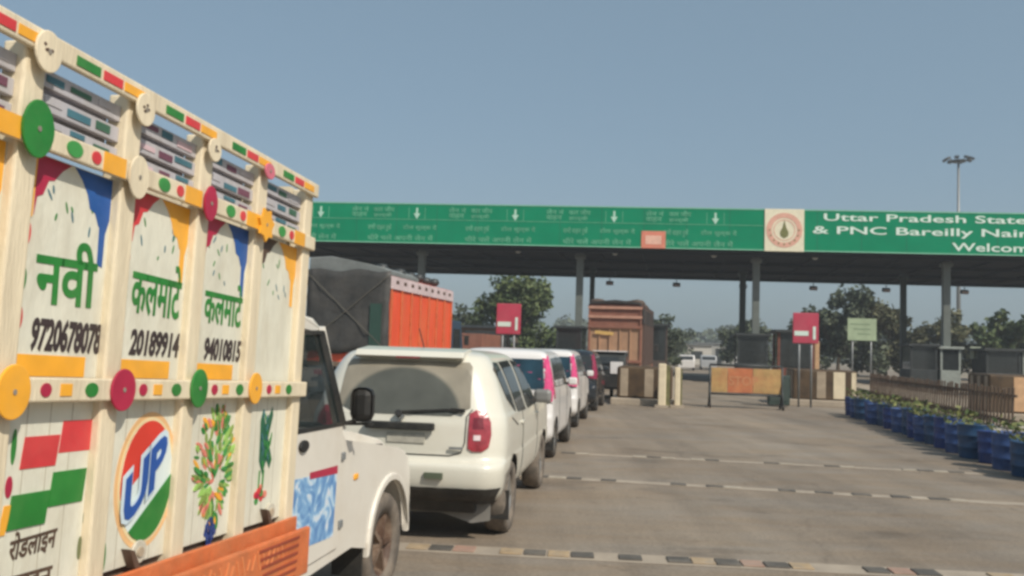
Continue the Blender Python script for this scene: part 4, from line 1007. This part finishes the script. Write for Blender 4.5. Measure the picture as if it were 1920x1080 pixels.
# toll islands: raised concrete with a striped crash block at the near end
def island(u0, v0, w, L, label, st, h=.95, blk=2.0):
    x, y = road_pt(u0, v0); t = thing('toll_island', label, 'traffic island', (x, y, 0), -TH, 'toll islands')
    b = MB(); b.box((0, L / 2, .10), (w, L, .22), concrete, bev=.03); b.build('kerb_base', t)
    # crash block: narrower box with painted vertical stripes
    bw = w - .35; c = MB(); c.box((0, .45 + blk / 2, .21 + h / 2), (bw, blk, h), yellowb, bev=.06); cbk = c.build('crash_block', t)
    for f0, f1, sm in st:
        s = MB(); s.box((-bw / 2 + bw * (f0 + f1) / 2, .445, .21 + h / 2), (bw * (f1 - f0), .012, h - .12), sm); s.build('stripe', cbk)
    for sd in (-1, 1):
        for k in range(0, 6, 2):
            s = MB(); s.box((sd * (bw / 2 + .003), .45 + blk * (k + .7) / 6, .21 + h / 2), (.012, blk / 6 * .85, h - .12), striped); s.build('stripe', cbk)
    return t
def uv(x, y): return (x * math.cos(TH) - y * math.sin(TH), x * math.sin(TH) + y * math.cos(TH))
# striped bollards and block of the island in the middle
i1 = uv(4.25, 27.8); island(i1[0], i1[1], 2.1, 44, 'toll island with cream striped crash block right of the queue', [(.06, .2, striped), (.5, .66, striped)], h=1.0)
i2 = uv(11.0, 30.6); island(i2[0], i2[1], 2.5, 42, 'toll island behind the barricade, striped crash block beside the blue planters', [(.38, .52, striped), (.64, .82, stripew), (.92, .99, stripew)], h=1.05)
i3 = uv(15.5, 26.2); island(i3[0], i3[1], 2.4, 46, 'toll island at the far right with tan and cream striped crash block', [(.34, .54, stripeo), (.74, .98, stripew)], h=1.15)
i0 = uv(-.9, 28.6); island(i0[0], i0[1], 1.9, 42, 'toll island hidden behind the queue of cars', [(.2, .4, stripew), (.6, .8, stripew)])
# tall cream marker posts at the middle island
for k, (x, y, h, lb) in enumerate([(4.74, 27.35, 1.35, 'broad cream striped post at the corner of the middle island'), (5.26, 27.6, 1.25, 'narrower cream post right of the broad striped one')]):
    t = thing('striped_post', lb, 'bollard', (x, y, 0), -TH, 'striped posts at the island end')
    b = MB(); b.box((0, 0, h / 2), (.24 - .07 * k, .24, h), stripew, bev=.03); b.build('post', t)
    b = MB(); b.box((.17 if k == 0 else .12, .02, h / 2), (.14 if k == 0 else .05, .2, h - .1), mat('olive stripe paint', (.16, .15, .06), .7, var=.3)); b.build('side_stripe', t)
    b = MB(); b.box((0, 0, .04), (.42, .42, .08), concrete); b.build('footing', t)

# red boards at the island noses
def red_board(x, y, ztop, label, lean=0):
    t = thing('sign_board', label, 'sign', (x, y, 0), -TH, 'red signs on the toll islands')
    b = MB(); b.tube((-.2, .05, 0), (-.2, .05, ztop - .3), .035, steel); b.tube((.2, .05, 0), (.2, .05, ztop - .3), .035, steel); b.build('post', t)
    b = MB(); b.box((0, 0, ztop - .52), (.84, .05, 1.04), roadred, bev=.02); bo = b.build('board', t)
    b = MB(); b.box((-.14, -.03, ztop - .70), (.46, .012, .16), signw); b.build('white_bar', bo)
    b = MB(); b.box((.28, -.03, ztop - .68), (.09, .012, .44), signw); b.build('white_bar', bo)
red_board(-.08, 30, 3.18, 'red board with a white bar in front of the left tree')
red_board(10.05, 30, 3.20, 'red board with a white bar right of the barricade')

# barricade on wheels
t = thing('barricade', 'rusty yellow and orange steel barricade blocking the open lane', 'barricade', (7.55, 28.2, 0), R(-8.5))
b = MB()
for s in (-1, 1):
    b.tube((s * 1.12, 0, .12), (s * 1.12, 0, 1.36), .035, darksteel); b.tube((s * 1.12, -.32, .12), (s * 1.12, .32, .12), .03, darksteel)
    b.tube((s * 1.12, -.28, .12), (s * 1.12, 0, .8), .025, darksteel); b.tube((s * 1.12, .28, .12), (s * 1.12, 0, .8), .025, darksteel)
b.tube((-1.12, 0, 1.36), (1.12, 0, 1.36), .035, darksteel); b.tube((-1.12, 0, .44), (1.12, 0, .44), .03, darksteel); fr = b.build('frame', t)
b = MB(); b.box((.66, 0, .88), (.86, .03, .78), barrm, bev=.005); b.build('panel', t)
b = MB(); b.box((-.17, 0, .88), (.78, .03, .78), barr2, bev=.005); b.build('panel', t)
b = MB(); b.box((-.82, 0, .88), (.50, .03, .78), barrm, bev=.005); b.build('panel', t)
text_obj('STOP', mat('barricade lettering', (.50, .22, .10), .6), fr, 'lettering', size=1, right=(1, 0, 0), up=(0, 0, 1), origin=(-.52, -.017, .72), off=0, thick=.004, bold=.02, fit=(.9, .3))
for s in (-1, 1):
    for y in (-.3, .3):
        b = MB(); b.lathe((s * 1.12, y, .08), [(.04, -.03), (.08, -.03), (.08, .03), (.04, .03)], rubber, n=14); b.build('caster', t)

# booths on the islands
def booth(x, y, w, d, h, m, label, roofm=boothd, name='toll_booth', z0=.2):
    t = thing(name, label, 'booth', (x, y, 0), -TH, 'booths of the toll plaza')
    b = MB(); b.box((0, 0, z0 + .5), (w, d, 1.0), m, bev=.02)
    for sx in (-1, 1):
        for sy in (-1, 1): b.box((sx * (w / 2 - .05), sy * (d / 2 - .05), z0 + 1.0 + (h - 1) / 2), (.1, .1, h - 1), m)
    wl = b.build('wall', t)
    b = MB(); b.box((0, 0, z0 + h + .06), (w + .3, d + .3, .14), roofm, bev=.02); b.build('roof', t)
    for sy in (-1, 1): g_ = MB(); g_.box((0, sy * (d / 2 - .05), z0 + 1 + (h - 1) / 2), (w - .2, .02, h - 1), glassd); g_.build('window', wl)
    for sx in (-1, 1): g_ = MB(); g_.box((sx * (w / 2 - .05), 0, z0 + 1 + (h - 1) / 2), (.02, d - .2, h - 1), glassd); g_.build('window', wl)
    b = MB(); b.box((0, 0, z0 + 1.4), (w * .5, .3, .5), seatm, bev=.05); b.build('counter', t)
booth(14.2, 52, 1.7, 2.6, 2.6, boothd, 'dark round shouldered toll booth above the yellow barricade')
booth(23.4, 50.5, 1.4, 2.2, 2.3, boothd, 'dark toll booth left of the pale kiosk at right')
booth(3.6, 52.0, 1.5, 2.4, 2.7, boothd, 'dark toll booth between the third hatchback and the brown truck')
booth(24.75, 50.0, 1.05, 1.6, 2.2, boothl, 'pale grey kiosk standing against the right front pillar', boothl, 'ticket_kiosk')
booth(24.8, 45.0, 1.6, 2.2, 2.1, boothd, 'dark toll booth above the right striped island')
booth(26.8, 45.5, 1.3, 2.0, 2.1, boothl, 'pale kiosk cut by the right edge of the photo', boothl, 'ticket_kiosk')
booth(8.6, 52.5, 1.5, 2.2, 3.0, mat('brown booth paint', (.07, .05, .04), .7, var=.3), 'brown toll booth just right of the brown truck')

booth(12.35, 38.5, 1.5, 2.0, 2.5, mat('rust brown booth paint', (.16, .05, .03), .7, var=.3), 'rust brown booth right of the second red board')
t = thing('marker_post', 'tan square post on the island right of the second red board', 'post', (11.55, 33.2, 0), -TH)
b = MB(); b.box((0, 0, 1.15), (.16, .16, 2.3), stripeo, bev=.02); b.build('post', t); b = MB(); b.box((0, 0, .2), (.34, .34, .3), concrete, bev=.02); b.build('footing', t)
t = thing('control_cabinet', 'dark green cabinet between the barricade and the striped block', 'cabinet', (9.15, 30.0, 0), -TH)
b = MB(); b.box((0, 0, .55), (.70, .5, 1.0), mat('dark green cabinet paint', (.03, .05, .04), .6, var=.3), bev=.03); bo = b.build('housing', t)
b = MB(); b.box((0, -.255, .6), (.58, .015, .8), mat('cabinet door paint', (.045, .065, .055), .6)); b.build('door', bo)
# pale green information board
t = thing('information_board', 'pale green board on two thin legs before the right trees', 'sign', (19.95, 50, 0), -TH)
b = MB(); b.box((0, 0, 3.35), (1.55, .06, 1.25), mat('pale green board paint', (.34, .42, .27), .6, var=.15, scale=2)); bo = b.build('board', t)
for s in (-1, 1): b = MB(); b.tube((s * .5, .06, 0), (s * .5, .06, 3.4), .05, steel); b.build('leg', t)
for k in range(3): b = MB(); b.box((-.1 + .1 * k, -.034, 3.65 - k * .28), (1.1 - .2 * k, .008, .06), mat('faint board lettering', (.2, .27, .17), .6)); b.build('lettering_line', bo)
t = thing('information_board', 'small square pale board on a thin post at the far right', 'sign', (24.3, 46, 0), -TH)
b = MB(); b.box((0, 0, 2.2), (.52, .05, .62), mat('small pale board paint', (.36, .40, .30), .6)); b.build('board', t)
b = MB(); b.tube((0, .05, 0), (0, .05, 2.3), .04, steel); b.build('post', t)

# picket fence behind the planters
x0, y0 = 12.35, 21.5; x1, y1 = 15.35, 37.5
t = thing('picket_fence', 'low brown fence of leaning upright pickets behind the blue planters', 'fence', (x0, y0, 0), -math.atan2(x1 - x0, y1 - y0))
FL = math.hypot(x1 - x0, y1 - y0); rf = random.Random(8)
b = MB(); b.box((0, FL / 2, .30), (.05, FL, .07), fencem); b.box((0, FL / 2, .92), (.05, FL, .07), fencem); b.box((0, FL / 2, .06), (.16, FL, .12), concrete); b.build('rail', t)
for k in range(64):
    y = FL * (k + .5) / 64; b = MB(); a = rf.uniform(-.05, .05); b.box((-.04, y, .60 + rf.uniform(-.03, .03)), (.03, .085, 1.0), fencem, Matrix.Rotation(.16 + a * 2, 4, 'X')); b.build('picket', t)
# row of blue drum planters
def drum(r, h):
    b = MB(); b.lathe((0, 0, 0), [(.001, .02), (r * .90, .0), (r * .93, .03), (r * .94, h * .30), (r * 1.0, h * .33), (r * .95, h * .36), (r * .96, h * .64), (r * 1.02, h * .67), (r * .97, h * .70), (r * .98, h * .96), (r * 1.03, h), (r * .95, h), (r * .93, h * .90), (.001, h * .90)], potblue, axis='z', n=24)
    return b
protos = []
for v in range(4):
    b = MB(); rl = random.Random(20 + v)
    i = b.mi(leaf_p)
    for k in range((46, 6, 26, 60)[v]):
        a, q = rl.uniform(0, 6.28), rl.random() ** .5 * .30; z = .54 + rl.random() * (.16, .10, .34, .26)[v]; d = Vector((rl.uniform(-1, 1), rl.uniform(-1, 1), rl.uniform(-.2, 1))).normalized()
        e = d.cross(Vector((rl.uniform(-1, 1), rl.uniform(-1, 1), .3))).normalized(); c = Vector((q * math.cos(a), q * math.sin(a), z)); s = rl.uniform(.025, .05)
        vs = [b.bm.verts.new(c + p_) for p_ in (-d * s * 1.6, e * s * .7, d * s * 1.6, -e * s * .7)]; f = b.bm.faces.new(vs); f.material_index = i
    for k in range(7): a = rl.uniform(0, 6.28); b.tube((0, 0, .5), (.2 * math.cos(a), .2 * math.sin(a), .60 + .14 * rl.random()), .006, bark, n=5)
    protos.append(b)
leafmeshes = []
for b in protos:
    bmesh.ops.recalc_face_normals(b.bm, faces=b.bm.faces[:]); me = bpy.data.meshes.new('plant'); b.bm.to_mesh(me)
    for m in b.mats: me.materials.append(m)
    leafmeshes.append(me)
dm = None; NP = 19; pm = [potblue, mat('teal blue drum paint', (.012, .065, .16), .5, var=.3, scale=5, dirt=(.06, .09, .14), dirt_amt=.5), mat('faded blue drum paint', (.035, .085, .24), .6, var=.3, scale=5, dirt=(.12, .14, .2), dirt_amt=.7), mat('dark blue drum paint', (.010, .03, .13), .5, var=.3, dirt=(.05, .06, .09), dirt_amt=.5)]; rp_ = random.Random(4)
plab = ['at the right edge of the photo', 'nearest but one to the camera', 'third from the near end of the row', 'fourth from the near end', 'fifth from the near end', 'sixth from the near end', 'seventh from the near end',
        'eighth from the near end', 'ninth from the near end', 'tenth from the near end', 'eleventh from the near end', 'ninth from the far end', 'seventh from the far end', 'sixth from the far end', 'fifth from the far end', 'fourth from the far end',
        'third from the far end', 'second from the far end', 'at the far end by the striped island']
for k in range(NP):
    f = k / (NP - 1); x = 7.95 + (10.35 - 7.95) * f; y = 12.9 + (26.4 - 12.9) * f
    x += random.uniform(-.09, .09); y += random.uniform(-.10, .10); t = thing('planter', 'blue drum planter ' + plab[k], 'planter', (x, y, 0), random.uniform(0, 6), 'blue drum planters in a row')
    if dm is None: o = drum(.30, .60).build('drum', t); dm = o.data
    else: o = bpy.data.objects.new('drum', dm); COL.objects.link(o); o.parent = t
    if o.data.users > 1: o.scale = (1 - .06 * rp_.random(),) * 2 + (rp_.uniform(.86, 1.04),)
    o.rotation_euler = (rp_.uniform(-.03, .03), rp_.uniform(-.03, .03), 0)
    o.material_slots[0].link = 'OBJECT'; o.material_slots[0].material = pm[(k * 5 + k // 3) % 4]
    so = bpy.data.objects.new('plant', leafmeshes[(k * 7) % 4]); COL.objects.link(so); so.parent = t

# high mast
t = thing('high_mast_light', 'tall thin high mast with a ring of floodlights above the canopy', 'street lamp', (55.97, 110, 0))
b = MB(); b.tube((0, 0, 0), (0, 0, 27), .30, steel, r2=.13, n=16); b.build('mast', t)
b = MB(); b.lathe((0, 0, 26.9), [(.1, 0), (.9, 0), (.95, .12), (.9, .2), (.1, .3)], darksteel, axis='z', n=20); hd = b.build('head_frame', t)
for k in range(8):
    a = 2 * math.pi * k / 8 + .2; b = MB(); b.bar((.8 * math.cos(a), .8 * math.sin(a), 27.05), (1.45 * math.cos(a), 1.45 * math.sin(a), 27.3), .06, .06, darksteel)
    b.box((1.55 * math.cos(a), 1.55 * math.sin(a), 27.25), (.6, .5, .25), darksteel, Matrix.Rotation(a, 4, 'Z') @ Matrix.Rotation(.5, 4, 'Y'), bev=.03); b.build('floodlight', hd)

# ================================================================== TREES AND FAR GROUND
def tree(x, y, h, cw, label, mt, n=2600, seed=0, leaf=.22, trunk=.35, group='trees beyond the toll plaza', squash=.8, name='leafy_tree', low=14):
    rn = random.Random(seed); t = thing(name, label, 'tree', (x, y, 0), 0, group)
    b = MB(); th = h * trunk; top = Vector((rn.uniform(-.2, .2), rn.uniform(-.2, .2), th)); b.tube((0, 0, -.2), top, h * .028, bark, r2=h * .018, n=8)
    tips = []
    for k in range(9):
        a = 2 * math.pi * k / 9 + rn.random(); rr_ = cw * rn.uniform(.25, .42) * (1 if k < 7 else .3); z = h * rn.uniform(.55, .86)
        tip = Vector((rr_ * math.cos(a), rr_ * math.sin(a), z)); midp = top.lerp(tip, .5) + Vector((0, 0, -.05 * h))
        b.tube(top, midp, h * .012, bark, r2=h * .008, n=6); b.tube(midp, tip, h * .008, bark, r2=h * .003, n=5); tips.append(tip)
    b.build('trunk', t)
    cl = []
    for k in range(30):
        tip = rn.choice(tips); cl.append((tip + Vector((rn.gauss(0, cw * .10), rn.gauss(0, cw * .10), rn.gauss(0, h * .07))), cw * rn.uniform(.08, .18)))
    for k in range(low): cl.append((Vector((rn.uniform(-.48, .48) * cw, rn.uniform(-.3, .3) * cw, h * rn.uniform(.12, .5))), cw * rn.uniform(.09, .17)))
    b = MB(); i = b.mi(mt)
    for k in range(n):
        c, r_ = rn.choice(cl); d = Vector((rn.gauss(0, 1), rn.gauss(0, 1), rn.gauss(0, squash))); d = d.normalized() * r_ * rn.random() ** .4; c2 = c + d
        if c2.z < .1: continue
        e1 = Vector((rn.gauss(0, 1), rn.gauss(0, 1), rn.gauss(0, .6))).normalized(); e2 = e1.cross(Vector((rn.gauss(0, 1), rn.gauss(0, 1), rn.gauss(0, 1)))).normalized(); s = leaf * rn.uniform(.6, 1.3)
        vs = [b.bm.verts.new(c2 + p_) for p_ in (-e1 * s, e2 * s * .55, e1 * s, -e2 * s * .55)]; b.bm.faces.new(vs).material_index = i
    me = bpy.data.meshes.new('crown'); b.bm.to_mesh(me); b.bm.free(); me.materials.append(mt)
    o = bpy.data.objects.new('crown', me); COL.objects.link(o); o.parent = t
    return t
tree(.6, 78, 8.3, 8.6, 'broad olive green tree behind the left red board', leaf_a, 9000, 1, .24)
tree(-4.6, 86, 5.6, 5.2, 'smaller dark tree at the left of the broad olive tree', leaf_b, 2600, 2, .22)
RT = [(30.5, 82, 8.3, 7.5, 'tall hazy tree behind the pale green board', leaf_b, 5200), (35.8, 84, 7.4, 6.5, 'bushy tree between the dark and grey right pillars', leaf_c, 3800),
      (40.5, 82, 6.0, 6.0, 'low tree just right of the grey right pillar', leaf_c, 3200), (45.0, 80, 6.6, 5.6, 'olive tree beneath the high mast', leaf_a, 3200),
      (49.5, 84, 6.0, 6.6, 'second tree from the right edge, low and dense', leaf_b, 3600), (51.0, 76, 7.6, 6.6, 'dark tree at the right edge of the photo', leaf_b, 4200),
      (26.0, 96, 6.2, 6.0, 'dark bushy tree behind the right red board', leaf_b, 3200), (21.5, 120, 5.6, 7, 'hazy tree seen right of the barricade pillars', leaf_b, 2400)]
for k, (x, y, h, cw, lb, mt, n) in enumerate(RT): tree(x, y, h * .94, cw, lb, mt, int(n * 1.5), 10 + k, .26, trunk=.22)
tree(13.2, 78, 5.0, 3.4, 'small dark round tree right of the brown truck', leaf_b, 2000, 31, .2, trunk=.25)
tree(17.0, 96, 4.6, 4.2, 'low hazy tree left of the barricade booth', leaf_b, 1600, 32, .2, trunk=.25)
# far wood along the horizon: one mass
b = MB(); i = b.mi(leaf_b); rn = random.Random(77)
for k in range(26000):
    x = rn.uniform(-140, 260); y = 250 + rn.uniform(0, 40); hh = 7.5 + 2.2 * math.sin(x * .11) + 1.6 * math.sin(x * .37 + 1) + 1.0 * math.sin(x * .9)
    z = rn.random() ** .8 * hh; c = Vector((x, y, z)); e1 = Vector((rn.gauss(0, 1), rn.gauss(0, 1), rn.gauss(0, 1))).normalized(); e2 = e1.cross(Vector((rn.gauss(0, 1), 1, rn.gauss(0, 1)))).normalized(); s = rn.uniform(.5, 1.1)
    b.bm.faces.new([b.bm.verts.new(c + p_) for p_ in (-e1 * s, e2 * s * .6, e1 * s, -e2 * s * .6)]).material_index = i
me = bpy.data.meshes.new('far_wood'); b.bm.to_mesh(me); b.bm.free(); me.materials.append(leaf_b); o = bpy.data.objects.new('far_wood', me); COL.objects.link(o); o['kind'] = 'stuff'
o['label'] = 'hazy line of far trees along the horizon'; o['category'] = 'woodland'

# small far buildings and vehicles seen under the canopy
def hut(x, y, w, d, h, m, label):
    t = thing('roadside_hut', label, 'building', (x, y, 0), -TH, 'small far buildings')
    b = MB(); b.box((0, 0, h / 2), (w, d, h), m, bev=.02); wl = b.build('wall', t)
    b = MB(); b.box((0, 0, h + .08), (w + .5, d + .5, .16), steel); b.build('roof', t)
    for k in (-1, 1): b = MB(); b.box((k * w * .27, -d / 2 - .01, h * .5), (w * .18, .03, h * .4), boothd); b.build('window', wl)
    b = MB(); b.box((0, -d / 2 - .01, h * .4), (w * .14, .03, h * .75), boothd); b.build('door', wl)
hut(25, 130, 9, 5, 2.8, mat('whitewash', (.55, .52, .46), .9), 'low whitewashed building behind the barricade booth')
hut(33, 140, 7, 5, 3.2, mat('grey plaster', (.36, .35, .32), .9), 'grey building far behind the right red board')
hut(-1.8, 60, 3.0, 3, 2.9, mat('brown plaster', (.20, .12, .08), .9), 'brown hut beneath the broad olive tree')
def far_car(x, y, m, label):
    t = thing('parked_car', label, 'car', (x, y, 0), -TH, 'far vehicles beyond the toll')
    b = MB(); b.prism([(0, .3), (0, .95), (.3, 1.45), (1.9, 1.5), (2.6, 1.0), (3.7, .85), (3.8, .3)], 'x', -.8, .8, m, bev=.08); bo = b.build('body', t)
    b = MB(); b.box((0, .12, 1.2), (1.3, .03, .36), glassd, Matrix.Rotation(R(-28), 4, 'X')); b.build('rear_window', bo)
    for s in (-1, 1):
        for yy in (.7, 3.0): wheel(t, s * .72, yy, .3, .18)
far_car(16.8, 84, white2, 'small white car far beyond the canopy, left of the barricade')
far_car(20.3, 90, mat('silver car paint', (.4, .41, .42), .3, coat=.5), 'small silver car far beyond the canopy, behind the barricade')
far_car(24.5, 88, white2, 'small white car far beyond the canopy, right of the barricade booth')

# ------------------------------------------------------------------ haze
b = MB(); b.box((40, 170, 13.4), (700, 400, 33.2), well); hz = b.build('haze'); hz['kind'] = 'stuff'
hm = bpy.data.materials.new('haze air'); hm.use_nodes = True; t = hm.node_tree; t.nodes.remove(t.nodes['Principled BSDF'])
pv_ = t.nodes.new('ShaderNodeVolumePrincipled'); pv_.inputs['Density'].default_value = .0012; pv_.inputs['Color'].default_value = (.80, .86, .92, 1)
t.links.new(pv_.outputs[0], t.nodes['Material Output'].inputs['Volume'])
hz.data.materials.clear(); hz.data.materials.append(hm)
